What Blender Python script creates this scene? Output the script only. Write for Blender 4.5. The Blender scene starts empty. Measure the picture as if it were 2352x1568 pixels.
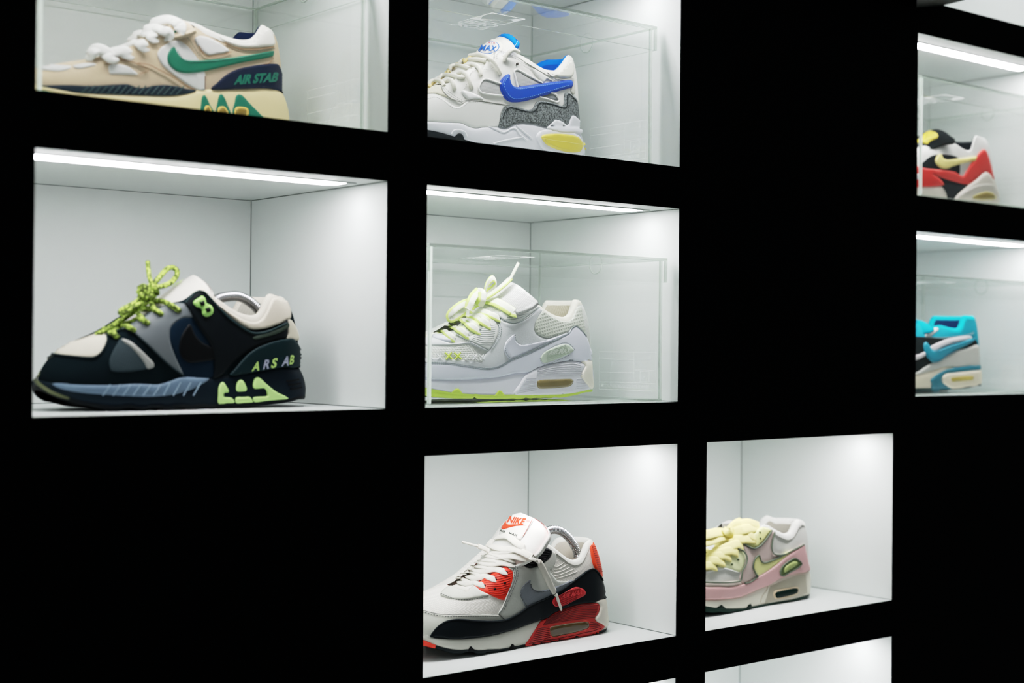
import bpy, math, random
import numpy as np
from mathutils import Vector, geometry
from mathutils.bvhtree import BVHTree

random.seed(7)
SC = bpy.context.scene
COL = SC.collection

# ------------------------------------------------------------------ camera
F = 3408.165
CAM = np.array([-0.4828, -1.2220, -0.1653])
RT = np.array([0.7720, -0.6356, 0.0085])
UP = np.array([-0.0095, 0.0019, 1.0])
yaw, pit, rol = 0.6888, 0.0045, 0.0085
FW = np.array([math.sin(yaw)*math.cos(pit), math.cos(yaw)*math.cos(pit), math.sin(pit)])
r0 = np.cross(FW, [0, 0, 1]); r0 /= np.linalg.norm(r0); u0 = np.cross(r0, FW)
RT = r0*math.cos(rol)+u0*math.sin(rol); UP = -r0*math.sin(rol)+u0*math.cos(rol)

def ray(u, v):
    d = FW+RT*(u-1176)/F-UP*(v-784)/F
    return d/np.linalg.norm(d)
def at_y(u, v, y):
    d = ray(u, v); return CAM+d*(y-CAM[1])/d[1]
def proj_u(P):
    d = np.asarray(P)-CAM; return 1176+F*(d@RT)/(d@FW)

cam = bpy.data.cameras.new('camera'); cam_o = bpy.data.objects.new('camera', cam); COL.objects.link(cam_o)
from mathutils import Matrix
M4 = Matrix(((RT[0], UP[0], -FW[0], CAM[0]), (RT[1], UP[1], -FW[1], CAM[1]), (RT[2], UP[2], -FW[2], CAM[2]), (0, 0, 0, 1)))
cam_o.matrix_world = M4
cam.sensor_width = 36; cam.lens = 36*F/2352; cam.clip_start = .01
cam.dof.use_dof = True; cam.dof.focus_distance = 1.70; cam.dof.aperture_fstop = 3.8
SC.camera = cam_o

# ------------------------------------------------------------------ materials
def lin(c):
    return tuple(((x/255)/12.92 if x/255 <= .04045 else ((x/255+.055)/1.055)**2.4) for x in c)
MATS = {}
def mat(col, rough=.6, bump=None, spec=.4, bs=.25, scale=1.0, metal=0, var=0.0, coat=0, tr=0):
    key = (col, rough, bump, spec, bs, scale, metal, var, coat, tr)
    if key in MATS: return MATS[key]
    m = bpy.data.materials.new('surface'); m.use_nodes = True
    nt = m.node_tree; n = nt.nodes; L = nt.links; b = n['Principled BSDF']
    c = lin(col)
    b.inputs['Base Color'].default_value = (*c, 1); b.inputs['Roughness'].default_value = rough
    b.inputs['Specular IOR Level'].default_value = spec*(.35 if max(col) < 60 else 1); b.inputs['Metallic'].default_value = metal
    b.inputs['Coat Weight'].default_value = coat; b.inputs['Transmission Weight'].default_value = tr
    tc = n.new('ShaderNodeTexCoord')
    if var:
        no = n.new('ShaderNodeTexNoise'); no.inputs['Scale'].default_value = 45*scale; no.inputs['Detail'].default_value = 5
        L.new(tc.outputs['Object'], no.inputs['Vector'])
        mx = n.new('ShaderNodeMix'); mx.data_type = 'RGBA'
        mx.inputs['A'].default_value = (*[x*(1-var) for x in c], 1); mx.inputs['B'].default_value = (*[min(1, x*(1+var)) for x in c], 1)
        L.new(no.outputs['Fac'], mx.inputs['Factor']); L.new(mx.outputs['Result'], b.inputs['Base Color'])
    if bump:
        bp = n.new('ShaderNodeBump'); bp.inputs['Strength'].default_value = bs; bp.inputs['Distance'].default_value = .0006
        if bump in ('mesh', 'grid'):
            mp = n.new('ShaderNodeMapping'); mp.inputs['Rotation'].default_value = (0, math.radians(12), 0)
            L.new(tc.outputs['Object'], mp.inputs['Vector'])
            s = (640 if bump == 'mesh' else 260)*scale
            outs = []
            for ax in ('X', 'Z'):
                w = n.new('ShaderNodeTexWave'); w.bands_direction = ax; w.inputs['Scale'].default_value = s/3.14
                w.wave_profile = 'SIN'; L.new(mp.outputs[0], w.inputs['Vector']); outs.append(w)
            mu = n.new('ShaderNodeMath'); mu.operation = 'MAXIMUM' if bump == 'grid' else 'MULTIPLY'
            L.new(outs[0].outputs['Fac'], mu.inputs[0]); L.new(outs[1].outputs['Fac'], mu.inputs[1])
            h = mu.outputs[0]
            mr = n.new('ShaderNodeMapRange'); mr.inputs['To Min'].default_value = .8; mr.inputs['To Max'].default_value = 1.06
            L.new(h, mr.inputs['Value'])
            hs = n.new('ShaderNodeVectorMath'); hs.operation = 'SCALE'; hs.inputs[0].default_value = c
            L.new(mr.outputs[0], hs.inputs['Scale']); L.new(hs.outputs[0], b.inputs['Base Color'])
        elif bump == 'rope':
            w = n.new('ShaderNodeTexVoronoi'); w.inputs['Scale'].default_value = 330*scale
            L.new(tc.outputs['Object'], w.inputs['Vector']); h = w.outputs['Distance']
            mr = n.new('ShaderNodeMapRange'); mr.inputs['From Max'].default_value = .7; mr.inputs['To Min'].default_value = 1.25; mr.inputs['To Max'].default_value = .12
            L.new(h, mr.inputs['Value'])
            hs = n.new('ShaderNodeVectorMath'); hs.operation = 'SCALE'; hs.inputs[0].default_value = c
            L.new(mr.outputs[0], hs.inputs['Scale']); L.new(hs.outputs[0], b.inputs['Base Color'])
        elif bump == 'heather':
            w = n.new('ShaderNodeTexNoise'); w.inputs['Scale'].default_value = 520*scale; w.inputs['Detail'].default_value = 3
            L.new(tc.outputs['Object'], w.inputs['Vector']); h = w.outputs['Fac']
            mr = n.new('ShaderNodeMapRange'); mr.inputs['From Min'].default_value = .35; mr.inputs['From Max'].default_value = .65
            mr.inputs['To Min'].default_value = .35; mr.inputs['To Max'].default_value = 1.75
            L.new(h, mr.inputs['Value'])
            hs = n.new('ShaderNodeVectorMath'); hs.operation = 'SCALE'; hs.inputs[0].default_value = c
            L.new(mr.outputs[0], hs.inputs['Scale']); L.new(hs.outputs[0], b.inputs['Base Color'])
        else:
            w = n.new('ShaderNodeTexNoise'); w.inputs['Scale'].default_value = {'suede': 700, 'leather': 260, 'lace': 1500}[bump]*scale
            w.inputs['Detail'].default_value = 4; L.new(tc.outputs['Object'], w.inputs['Vector']); h = w.outputs['Fac']
        L.new(h, bp.inputs['Height']); L.new(bp.outputs['Normal'], b.inputs['Normal'])
    MATS[key] = m
    return m

def fabric(c, **k): return mat(c, .85, 'mesh', .2, .35, **k)
def suede(c, **k): return mat(c, .95, 'suede', .1, .35, var=.07, **k)
def leather(c, **k): return mat(c, .5, 'leather', .4, .12, **k)
def rubber(c, **k): return mat(c, .55, None, .4, var=.04, **k)
def plastic(c, r=.25): return mat(c, r, None, .5)

# ------------------------------------------------------------------ mesh helpers
def link(name, verts, faces, mats, parent=None, smooth=True, midx=None, origin=None):
    me = bpy.data.meshes.new(name)
    o = bpy.data.objects.new(name, me)
    org = np.array(parent.location) if parent is not None and parent.parent is None else np.zeros(3)
    if parent is not None and parent.parent is not None: org = np.array(parent.parent.location)
    if parent is None and origin is not None: org = np.array(origin); o.location = origin
    v = (np.asarray(verts, float)-org).tolist()
    me.from_pydata(v, [], [list(map(int, f)) for f in faces])
    if not isinstance(mats, (list, tuple)): mats = [mats]
    for m in mats: me.materials.append(m)
    if midx is not None: me.polygons.foreach_set('material_index', midx)
    me.polygons.foreach_set('use_smooth', [smooth]*len(me.polygons)); me.update()
    COL.objects.link(o)
    if parent is not None: o.parent = parent
    return o
def thing(name, label, cat, loc, group=None):
    o = bpy.data.objects.new(name, None); COL.objects.link(o); o.location = [float(x) for x in loc]; o.empty_display_size = .03
    o['label'] = label; o['category'] = cat
    if group: o['group'] = group
    return o

class MB:
    def __init__(s): s.v = []; s.f = []; s.m = []
    def add(s, v, f, mi=0):
        b = len(s.v); s.v += [tuple(map(float, x)) for x in v]; s.f += [[b+i for i in q] for q in f]; s.m += [mi]*len(f)
    def box(s, a, b, mi=0):
        x0, y0, z0 = a; x1, y1, z1 = b
        s.add([(x0,y0,z0),(x1,y0,z0),(x1,y1,z0),(x0,y1,z0),(x0,y0,z1),(x1,y0,z1),(x1,y1,z1),(x0,y1,z1)],
              [(3,2,1,0),(4,5,6,7),(0,1,5,4),(1,2,6,5),(2,3,7,6),(3,0,4,7)], mi)
    def tube(s, P, r, n=8, mi=0, caps=True, flat=None, nv=None, edge=None):
        """round tube (r) or flat strap (flat=(half width, half thickness)); nv = reference normal"""
        P = np.asarray(P, float); N = len(P)
        if N < 2: return
        T = np.gradient(P, axis=0); T /= (np.linalg.norm(T, axis=1)[:, None]+1e-12)
        ref = np.array(nv if nv is not None else (-.5, -.65, .5), float)
        if flat is None: ring = [(math.cos(2*math.pi*i/n)*1., math.sin(2*math.pi*i/n)*1.) for i in range(n)]
        else: ring = [(1, 0), (.9, .7), (.4, 1), (-.4, 1), (-.9, .7), (-1, 0), (-.9, -.7), (-.4, -1), (.4, -1), (.9, -.7)]; n = 10
        vs = []
        for i in range(N):
            w = np.cross(T[i], ref); nw = np.linalg.norm(w); w = w/nw if nw > 1e-6 else np.array([1, 0, 0]); u = np.cross(w, T[i])
            rr = r[i] if hasattr(r, '__len__') else r
            for a, b in ring:
                if flat is None: vs.append(P[i]+(w*a+u*b)*rr)
                else:
                    k = rr if rr else 1
                    vs.append(P[i]+w*a*flat[0]*k+u*b*flat[1])
        fs = []; mi_l = []
        for i in range(N-1):
            for j in range(n):
                k = (j+1) % n
                fs.append((i*n+j, i*n+k, (i+1)*n+k, (i+1)*n+j))
                mi_l.append(edge if (edge is not None and j in (0, 1, 4, 5, 8, 9)) else mi)
        if caps: fs += [tuple(range(n)), tuple(reversed(range((N-1)*n, N*n)))]; mi_l += [mi, mi]
        b = len(s.v); s.v += [tuple(x) for x in vs]; s.f += [[b+i for i in q] for q in fs]; s.m += mi_l
    def build(s, name, mats, parent=None, smooth=True, origin=None):
        return link(name, s.v, s.f, mats, parent, smooth, s.m, origin)

def cr(pts, step=None, closed=False, n=8):
    """Catmull-Rom through points"""
    P = [np.array(p, float) for p in pts]
    out = []
    m = len(P)
    rng = range(m if closed else m-1)
    for i in rng:
        if closed: a, b, c, d = P[(i-1) % m], P[i], P[(i+1) % m], P[(i+2) % m]
        else: a, b, c, d = P[max(i-1, 0)], P[i], P[i+1], P[min(i+2, m-1)]
        # centripetal-ish damping for uneven spacing
        L = np.linalg.norm((c-b)[:2])+1e-9
        t1 = (c-a); t2 = (d-b)
        l1 = np.linalg.norm(t1[:2])+1e-9; l2 = np.linalg.norm(t2[:2])+1e-9
        t1 = t1/l1*min(l1/2, L)*1.0; t2 = t2/l2*min(l2/2, L)*1.0
        k = n if step is None else max(2, int(L/step))
        for j in range(k):
            t = j/k; t_2 = t*t; t_3 = t_2*t
            out.append((2*t_3-3*t_2+1)*b+(t_3-2*t_2+t)*t1+(-2*t_3+3*t_2)*c+(t_3-t_2)*t2)
    if not closed: out.append(P[-1])
    return np.array(out)
def resample(P, step):
    P = np.asarray(P, float); d = np.r_[0, np.cumsum(np.linalg.norm(np.diff(P[:, :2], axis=0), axis=1))]
    n = max(2, int(d[-1]/step)+1); t = np.linspace(0, d[-1], n)
    return np.array([np.interp(t, d, P[:, k]) for k in range(P.shape[1])]).T
def pchip(x, y, q):
    x = np.asarray(x, float); y = np.asarray(y, float)
    o = np.argsort(x); x = x[o]; y = y[o]
    keep = np.r_[True, np.diff(x) > 1e-6]; x = x[keep]; y = y[keep]
    h = np.diff(x); s = np.diff(y)/h; m = np.zeros_like(y); m[0] = s[0]; m[-1] = s[-1]
    for i in range(1, len(x)-1):
        m[i] = 0 if s[i-1]*s[i] <= 0 else 3*(h[i-1]+h[i])/((2*h[i]+h[i-1])/s[i-1]+(h[i]+2*h[i-1])/s[i])
    q = np.clip(q, x[0], x[-1]); i = np.clip(np.searchsorted(x, q)-1, 0, len(h)-1); t = (q-x[i])/h[i]
    return (1+2*t)*(1-t)**2*y[i]+t*(1-t)**2*h[i]*m[i]+t*t*(3-2*t)*y[i+1]+t*t*(t-1)*h[i]*m[i+1]

# ------------------------------------------------------------------ shoes
SOLE_S = [0, .12, .3, .45, .6, .75, .88, 1]
SOLE_W = [.040, .0455, .0485, .0445, .038, .0365, .0365, .036]
def foot_hw(s, w=1.0, cap0=.2, cap1=.13):
    s = np.clip(np.asarray(s, float), 0, 1)
    b = np.interp(s, SOLE_S, SOLE_W)*w
    a = np.where(s < cap0, np.sqrt(np.clip(1-((cap0-s)/cap0)**2.3, 0, 1)), 1)
    c = np.where(s > 1-cap1, np.sqrt(np.clip(1-((s-1+cap1)/cap1)**2.2, 0, 1)), 1)
    return b*a*c

NS = 84
TS = (1-np.cos(np.pi*np.linspace(0, 1, NS)))/2
TS = .55*TS+.45*np.linspace(0, 1, NS)

class Shoe:
    def __init__(s, name, label, yc, ox, oy, k, floor, group=None, x_root=None, w=1.0):
        s.yc, s.ox, s.oy, s.k, s.floor, s.w = yc, ox, oy, k, floor, w
        s.root = thing(name, label, 'sneaker', (x_root, yc, floor), group)
        s.v = []; s.f = []
    def px(s, X, Y): return s.ox+X/s.k, s.oy+Y/s.k
    def P(s, X, Y, h=0.0): return at_y(*s.px(X, Y), s.yc-h)
    def trace_z(s, pts, x0, x1, hwf):
        out = []
        for p in pts:
            h = .04; q = None
            for _ in range(12):
                q = s.P(p[0], p[1], h); sx = (q[0]-x0)/(x1-x0)
                h = .5*h+.5*float(hwf(min(max(sx, .02), .985)))
            out.append((q[0], q[2]))
        return out
    def sil_x(s, X, Y, hwmax, cap, L, side=1):
        """x of the heel back (side=1) or toe tip (-1) so that the rounded end's outline falls on this traced point"""
        u, v = s.px(X, Y); z = s.P(X, Y, hwmax*.6)[2]
        lo, hi = s.P(X, Y, 0)[0]-.08, s.P(X, Y, 0)[0]+.08
        a = np.linspace(0, math.pi, 40)
        for _ in range(30):
            m = (lo+hi)/2
            pts = [(m-side*cap+side*cap*math.sin(t), s.yc-hwmax*math.cos(t), z) for t in a]
            us = [proj_u(p) for p in pts]
            val = max(us) if side > 0 else min(us)
            if val < u: lo = m
            else: hi = m
        return (lo+hi)/2
    def ring(s, x0, x1, hwf, zf, wmul=1.0):
        S = TS; x = x0+(x1-x0)*S; h = np.array([float(hwf(t)) for t in S])*wmul; z = zf(x)
        return np.stack([x, h, z], 1)          # local: y offset positive towards viewer
    def full(s, R):
        """near half ring -> closed ring near toe..heel, far heel..toe, world coordinates"""
        near = np.stack([R[:, 0], s.yc-R[:, 1], R[:, 2]], 1)
        far = np.stack([R[:, 0], s.yc+R[:, 1], R[:, 2]], 1)[::-1][1:-1]
        return np.concatenate([near, far])
    def grid(s, rings, name, m, body=False, cap0=False, cap1=False, parent=None):
        n = len(rings[0]); V = np.concatenate(rings); Fs = []
        for i in range(len(rings)-1):
            for j in range(n):
                k = (j+1) % n
                Fs.append((i*n+j, i*n+k, (i+1)*n+k, (i+1)*n+j))
        def cap(off, rev):
            h = n//2
            for j in range(h):
                a, b, c, d = off+j, off+j+1, off+(n-j-1) % n, off+(n-j) % n
                q = [a, b, c, d]; q2 = []
                for t in q:
                    if t not in q2: q2.append(t)
                if len(q2) > 2: Fs.append(tuple(q2[::-1] if rev else q2))
        if cap0: cap(0, False)
        if cap1: cap((len(rings)-1)*n, True)
        if body:
            b = len(s.v); s.v += [tuple(x) for x in V]; s.f += [tuple(b+t for t in q) for q in Fs]
        return link(name, V, Fs, m, parent or s.root)
    def build_body(s, D):
        w = s.w
        L = .31
        xb1 = s.sil_x(*D['sil_bot'], .0365*w, .13*L, L)
        xf1 = s.sil_x(*D['sil_fea'], .0355*w, .13*L, L)
        xt1 = s.sil_x(*D['sil_top'], D.get('top_hw', .028), .035, L)
        x0 = D.get('x0'); 
        if x0 is None: x0 = s.sil_x(*D['sil_toe'], .040*w, .2*L, L, -1)
        if isinstance(x0, str): x0 = xb1-float(x0)
        s.x0, s.x1 = x0, xb1
        hb = lambda t: foot_hw(t, w)
        flo = s.floor
        def zfun(pts, linear=False):
            tr = s.trace_z(pts, x0, xb1, hb); xs = [a for a, b in tr]; zs = [b for a, b in tr]
            if linear: 
                o = np.argsort(xs); xa = np.array(xs)[o]; za = np.array(zs)[o]
                return lambda x: np.interp(x, xa, za)
            return lambda x: pchip(xs, zs, x)
        zb0 = zfun(D['bot'], True); zm = zfun(D['mid']); zf = zfun(D['fea'])
        xs_ = np.linspace(x0+.08, xb1-.03, 60); mn = float(np.min(zb0(xs_)))
        print(s.root.name, 'x0 %.3f x1 %.3f len %.3f  bottom above floor: %.4f' % (x0, xb1, xb1-x0, mn-flo), 'top z heel x %.3f' % xt1)
        zb = lambda x: np.maximum(zb0(x), flo+.0004)
        if D.get('sunk'): zb = lambda x: np.maximum(np.minimum(zb0(x), zm(x)-.004), flo+.0004)
        zm2 = lambda x: np.maximum(zm(x), zb(x)+.003)
        zf2 = lambda x: np.maximum(zf(x), zm2(x)+.004)
        R = lambda x1_, z, wm: s.full(s.ring(x0+(1-wm)*.02, x1_, hb, z, wm))
        # outsole
        s.outsole = s.grid([R(xb1-.004, zb, .93), R(xb1-.001, zb, .985), R(xb1, lambda x: zb(x)*.35+zm2(x)*.65, 1.0), R(xb1, zm2, .995)],
                           'outsole', D['m_out'], body=True, cap0=True, cap1=True)
        # midsole
        xm = lambda t: xb1*(1-t)+xf1*t
        bul = D.get('bulge', .0)
        rings = [R(xb1, zm2, .99)]
        for t in (.12, .3, .5, .7, .88, 1):
            rings.append(R(xm(t)+bul*math.sin(math.pi*t), (lambda x, t=t: zm2(x)*(1-t)+zf2(x)*t), 1.0-.0*t-.035*max(0, t-.85)/.15+.012*math.sin(math.pi*t)))
        rings.append(R(xf1-.004, lambda x: zf2(x)+.0005, .90)); rings.append(R(xf1-.006, lambda x: zf2(x)-.002, .85))
        s.midsole = s.grid(rings, 'midsole', D['m_mid'], body=True, cap0=True, cap1=True)
        # upper
        B = s.ring(x0+.004, xf1-.0025, hb, lambda x: zf2(x)-.0012, .955)
        xt0 = D['xt0'] if 'xt0' in D else s.P(*D['throat'], 0)[0]
        tS = D.get('tS', [0, .12, .3, .45, .6, .8, 1]); tW = D.get('tW', [.012, .017, .022, .027, .031, .031, .028])
        capT = .035/(xt1-xt0)
        def hT(t):
            t = float(np.clip(t, 0, 1)); b = np.interp(t, tS, tW)
            if t < .06: b *= math.sqrt(max(0, 1-((.06-t)/.06)**2))
            if t > 1-capT: b *= math.sqrt(max(0, 1-((t-1+capT)/capT)**2))
            return b
        trc = s.trace_z(D['top'], xt0, xt1, hT)
        tx = [a for a, b in trc]; tz = [b for a, b in trc]
        s.ztop = lambda x: pchip(tx, tz, x)
        T = s.ring(xt0, xt1, hT, s.ztop)
        NR = 18; rings = []
        k1, k2, k3 = D.get('k', (.5, .5, .1)); hbk = D.get('heelb', .004)
        H = (T[:, 2]-B[:, 2])
        S = np.linspace(0, 1, NS)
        fb = np.clip((S-.7)/.3, 0, 1)[:, None]
        P1 = B+np.stack([0*H, 0*H, k1*H], 1)
        P1[:, 0] += fb[:, 0]*hbk; P1[:, 1] *= 1.0+.04*(1-fb[:, 0])
        P2 = T.copy(); P2[:, 0] += (B[:, 0]-T[:, 0])*k2; P2[:, 1] += (B[:, 1]-T[:, 1])*k2; P2[:, 2] -= k3*H
        P2[:, 1] += .0*H; P2[:, 0] += fb[:, 0]*hbk*.3
        for i in range(NR+1):
            t = i/NR
            rings.append(s.full(B*(1-t)**3+3*P1*t*(1-t)**2+3*P2*t*t*(1-t)+T*t**3))
        s.upper = s.grid(rings, 'upper', D['m_up'], body=True)
        s.T = T; s.xt0, s.xt1 = xt0, xt1
        # padded collar and lining that drops inside
        tc0 = D.get('tc', .42)
        i0 = int(np.argmin(abs(T[:, 0]-(xt0+(xt1-xt0)*tc0))))
        prof = [(-.25, -.5), (-.1, .1), (.25, .55), (.7, .8), (1.15, .75), (1.55, .35), (1.8, -.4), (1.85, -2), (1.7, -5), (1.4, -9)]
        rr = D.get('cr', .0045)
        Tn = T[i0:]; tg = np.gradient(Tn, axis=0); nin = np.stack([-tg[:, 1], tg[:, 0]], 1)
        nin = np.stack([tg[:, 1], -tg[:, 0]], 1)
        nin /= np.linalg.norm(nin, axis=1)[:, None]+1e-9
        nin[-1] = (-1, 0)
        if nin[len(nin)//3, 1] > 0: nin = -nin; nin[-1] = (-1, 0)
        q = len(Tn); fade = np.clip(np.arange(q)/8., .15, 1)
        rows = []
        for a, b in prof:
            row = Tn.copy()
            row[:, 0] += nin[:, 0]*a*rr*fade; row[:, 1] += nin[:, 1]*a*rr*fade; row[:, 2] += b*rr*fade if b > -1.5 else b*rr
            row[:, 1] = np.maximum(row[:, 1], 0)
            near = np.stack([row[:, 0], s.yc-row[:, 1], row[:, 2]], 1)
            far = np.stack([row[:, 0], s.yc+row[:, 1], row[:, 2]], 1)[::-1][1:]
            rows.append(np.concatenate([near, far]))
        n = len(rows[0]); V = np.concatenate(rows)
        Fc = [(i*n+j, i*n+j+1, (i+1)*n+j+1, (i+1)*n+j) for i in range(6) for j in range(n-1)]
        Fl = [(i*n+j, i*n+j+1, (i+1)*n+j+1, (i+1)*n+j) for i in range(6, len(prof)-1) for j in range(n-1)]
        link('collar', V, Fc, [D['m_col'], D.get('m_colo', D['m_col'])], s.root, True, [1 if i < 3 else 0 for i in range(6) for j in range(n-1)])
        # lining incl. insole floor
        link('lining', V, Fl, D['m_lin'], s.root)
        zin = lambda x: zf2(x)+.003
        ins = s.full(s.ring(x0+.02, xf1-.008, hb, zin, .82))
        nn = len(ins); h = nn//2
        Fi = []
        for j in range(h):
            q4 = []
            for t in (j, j+1, (nn-j-1) % nn, (nn-j) % nn):
                if t not in q4: q4.append(t)
            if len(q4) > 2: Fi.append(q4)
        link('insole', ins, Fi, D['m_lin'], s.root)
        s.bvh_body = BVHTree.FromPolygons([Vector(v) for v in s.v], s.f)
        s.bvh = {'body': s.bvh_body}
        # tongue
        if 'tongue' in D:
            s.tongue(D)
    def tongue(s, D):
        pts = D['tongue']; hw = D.get('t_hw', .042); th = D.get('t_th', .011); dr = D.get('t_dr', .012); t0 = D.get('t_w0', .42)
        C = cr([s.P(p[0], p[1], p[2] if len(p) > 2 else 0) for p in pts], n=8)
        N = len(C); T = np.gradient(C, axis=0); T /= np.linalg.norm(T, axis=1)[:, None]
        M = 24; rows_t = []; rows_b = []
        tl = np.linspace(0, 1, N)
        for i in range(N):
            nrm = np.array([-T[i, 2], 0, T[i, 0]]); nrm /= np.linalg.norm(nrm)
            if nrm[2] < 0: nrm = -nrm
            e = 1-tl[i]
            tr_ = D.get('t_round', .78); wend = math.sqrt(max(0, 1-((tl[i]-tr_)/(1-tr_))**2.2)) if tl[i] > tr_ else 1
            sm_ = min(1, max(0, (tl[i]-.35)/.35)); sm_ = sm_*sm_*(3-2*sm_); wv = hw*(t0+(1-t0)*sm_)*max(wend, .05)
            tt = th*(.5+.5*min(1, tl[i]*1.5))*max(wend, .15)
            a = []; b = []
            for j in range(M+1):
                q = -1+2*j/M
                y = -q*wv      # near side first (-y world = viewer)
                base = C[i]+np.array([0, 1, 0])*(-y)*-1
                dd = -dr*(wv/hw)*abs(q)**2.2*nrm
                puff = math.sqrt(max(0, 1-q**4))
                p = C[i]+np.array([0, -1, 0])*wv*q*-1+dd
                a.append(p+nrm*tt*.0+nrm*0*puff); b.append(p-nrm*tt*puff)
                if puff < .999: a[-1] = p-nrm*tt*.5*(1-puff)
            rows_t.append(a); rows_b.append(b)
        V = np.array([r for rows in (rows_t, rows_b) for a in rows for r in a]); n = M+1; off = N*n
        Ft = [(i*n+j, i*n+j+1, (i+1)*n+j+1, (i+1)*n+j) for i in range(N-1) for j in range(M)]
        Fb = [tuple(off+t for t in q[::-1]) for q in Ft]
        side = []
        for i in range(N-1):
            side.append((i*n, (i+1)*n, off+(i+1)*n, off+i*n)); j = M
            side.append((i*n+j, off+i*n+j, off+(i+1)*n+j, (i+1)*n+j))
        i = N-1
        for j in range(M): side.append((i*n+j, i*n+j+1, off+i*n+j+1, off+i*n+j))
        Fa = Ft+Fb+side
        mi = [0]*len(Ft)+[1 if (i % M) < M*.55 else 0 for i in range(len(Fb))]+[0]*len(side)
        s.tong = link('tongue', V, Fa, [D['m_ton'], D.get('m_tonb', D['m_ton'])], s.root, True, mi)
        s.bvh['tongue'] = BVHTree.FromPolygons([Vector(v) for v in V], Fa)
        vb = s.v+[tuple(v) for v in V]; o = len(s.v)
        s.bvh['all'] = BVHTree.FromPolygons([Vector(v) for v in vb], s.f+[tuple(o+t for t in q) for q in Fa])
    # ---- conform traced outlines to the surface
    def hit(s, X, Y, tgt='body'):
        u, v = s.px(X, Y); d = ray(u, v); t = s.bvh.get(tgt, s.bvh_body)
        loc, nrm, idx, dist = t.ray_cast(Vector(CAM), Vector(d), 5)
        if loc is not None:
            nrm = np.array(nrm)
            if nrm@d > 0: nrm = -nrm
            return np.array(loc), nrm, True
        p = CAM+d*((s.yc-CAM[1])/d[1])
        for _ in range(6):
            loc, nrm, idx, dist = t.find_nearest(Vector(p))
            q = np.array(loc); p = CAM+d*((q-CAM)@d)
        nrm = np.array(nrm)
        if nrm@d > 0: nrm = -nrm
        return q, nrm, False
    def outline(s, pts, smooth=True, step=6):
        segs = []; P = [tuple(p[:2]) for p in pts]
        if not smooth: return resample(np.array(P+[P[0]]), step*s.k/4)[:-1]
        Q = cr(P, step=step*s.k/4, closed=True)
        return Q
    def panel(s, name, pts, m, lvl=1, th=.0008, tgt='body', smooth=True, step=6, parent=None, grid=14, label=None, holes=None):
        s.k_ = s.k/4.
        O = s.outline(pts, smooth, step)
        keep = [0]
        for i in range(1, len(O)):
            if np.linalg.norm(O[i]-O[keep[-1]]) > 2*s.k_: keep.append(i)
        O = O[keep]
        if np.linalg.norm(O[0]-O[-1]) < 2*s.k_: O = O[:-1]
        g = grid*s.k_
        x0, y0 = O.min(0); x1, y1 = O.max(0)
        pin = []
        n = len(O); A = O; Bn = np.roll(O, -1, 0)
        ys = np.arange(y0+g*.5, y1, g)
        for r_, y in enumerate(ys):
            for x in np.arange(x0+g*(.5 if r_ % 2 else .25), x1, g):
                c = (A[:, 1] > y) != (Bn[:, 1] > y)
                if not c.any(): continue
                xi = A[c, 0]+(y-A[c, 1])/(Bn[c, 1]-A[c, 1])*(Bn[c, 0]-A[c, 0])
                if (xi > x).sum() % 2 == 0: continue
                d = np.min(np.hypot(O[:, 0]-x, O[:, 1]-y))
                if d > g*.45: pin.append((x, y))
        allp = [Vector((float(a), float(b))) for a, b in O]+[Vector(p) for p in pin]
        edges = [(i, (i+1) % n) for i in range(n)]
        vo, eo, fo, ov, oe, of = geometry.delaunay_2d_cdt(allp, edges, [], 1, 1e-4)
        off0 = .0006*lvl
        V = []; bound = []
        for i, p in enumerate(vo):
            q, nr, ok = s.hit(p.x, p.y, tgt)
            src = ov[i]
            isb = any(t < n for t in src) or not src
            dmin = 0 if isb else np.min(np.hypot(O[:, 0]-p.x, O[:, 1]-p.y))
            e = min(1, dmin/(10*s.k_)); hh = off0+th*(.35+.65*math.sqrt(1-(1-e)**2))
            w_ = q+nr*hh; w_[2] = max(w_[2], s.floor+.0002); V.append(w_); bound.append((q, nr))
        Fs = [tuple(f) for f in fo]
        # orientation towards viewer
        if Fs:
            a, b, c = [V[t] for t in Fs[0][:3]]
            if np.cross(b-a, c-a)@(a-CAM) > 0: Fs = [f[::-1] for f in Fs]
        ed = {}
        for f in Fs:
            for i in range(len(f)):
                a, b = f[i], f[(i+1) % len(f)]; ed[(a, b)] = 1
        skirt = {}
        F2 = []
        for (a, b) in list(ed):
            if (b, a) not in ed:
                for t in (a, b):
                    if t not in skirt: skirt[t] = len(V); q, nr = bound[t]; w_ = q-nr*.0006; w_[2] = max(w_[2], s.floor+.0002); V.append(w_)
                F2.append((b, a, skirt[a], skirt[b]))
        o = link(name, V, Fs+F2, m, parent or s.root)
        if label: o['label'] = label
        return o
    def path3(s, pts, tgt='body', off=.0004, step=5, smooth=True):
        P = cr([p[:2] for p in pts], n=10) if smooth and len(pts) > 2 else np.array([p[:2] for p in pts], float)
        P = resample(P, step*s.k/4.)
        out = []
        for x, y in P:
            q, nr, ok = s.hit(x, y, tgt); q = q+nr*off; q[2] = max(q[2], s.floor+.001); out.append(q)
        return np.array(out)
    def lines(s, name, L, m, r=.0004, lvl=1, tgt='body', dash=None, parent=None, label=None, th=.0008):
        mb = MB()
        for pts in L:
            P = s.path3(pts, tgt, .0006*lvl+(th if lvl else 0)*.95)
            if dash:
                d = np.r_[0, np.cumsum(np.linalg.norm(np.diff(P, axis=0), axis=1))]
                t = 0
                while t+dash[0] < d[-1]:
                    q = np.array([[np.interp(v, d, P[:, k]) for k in range(3)] for v in (t, t+dash[0]*.5, t+dash[0])])
                    mb.tube(q, r, 4); t += dash[0]+dash[1]
            else: mb.tube(P, r, 5)
        o = mb.build(name, m, parent or s.root)
        if label: o['label'] = label
        return o
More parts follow.
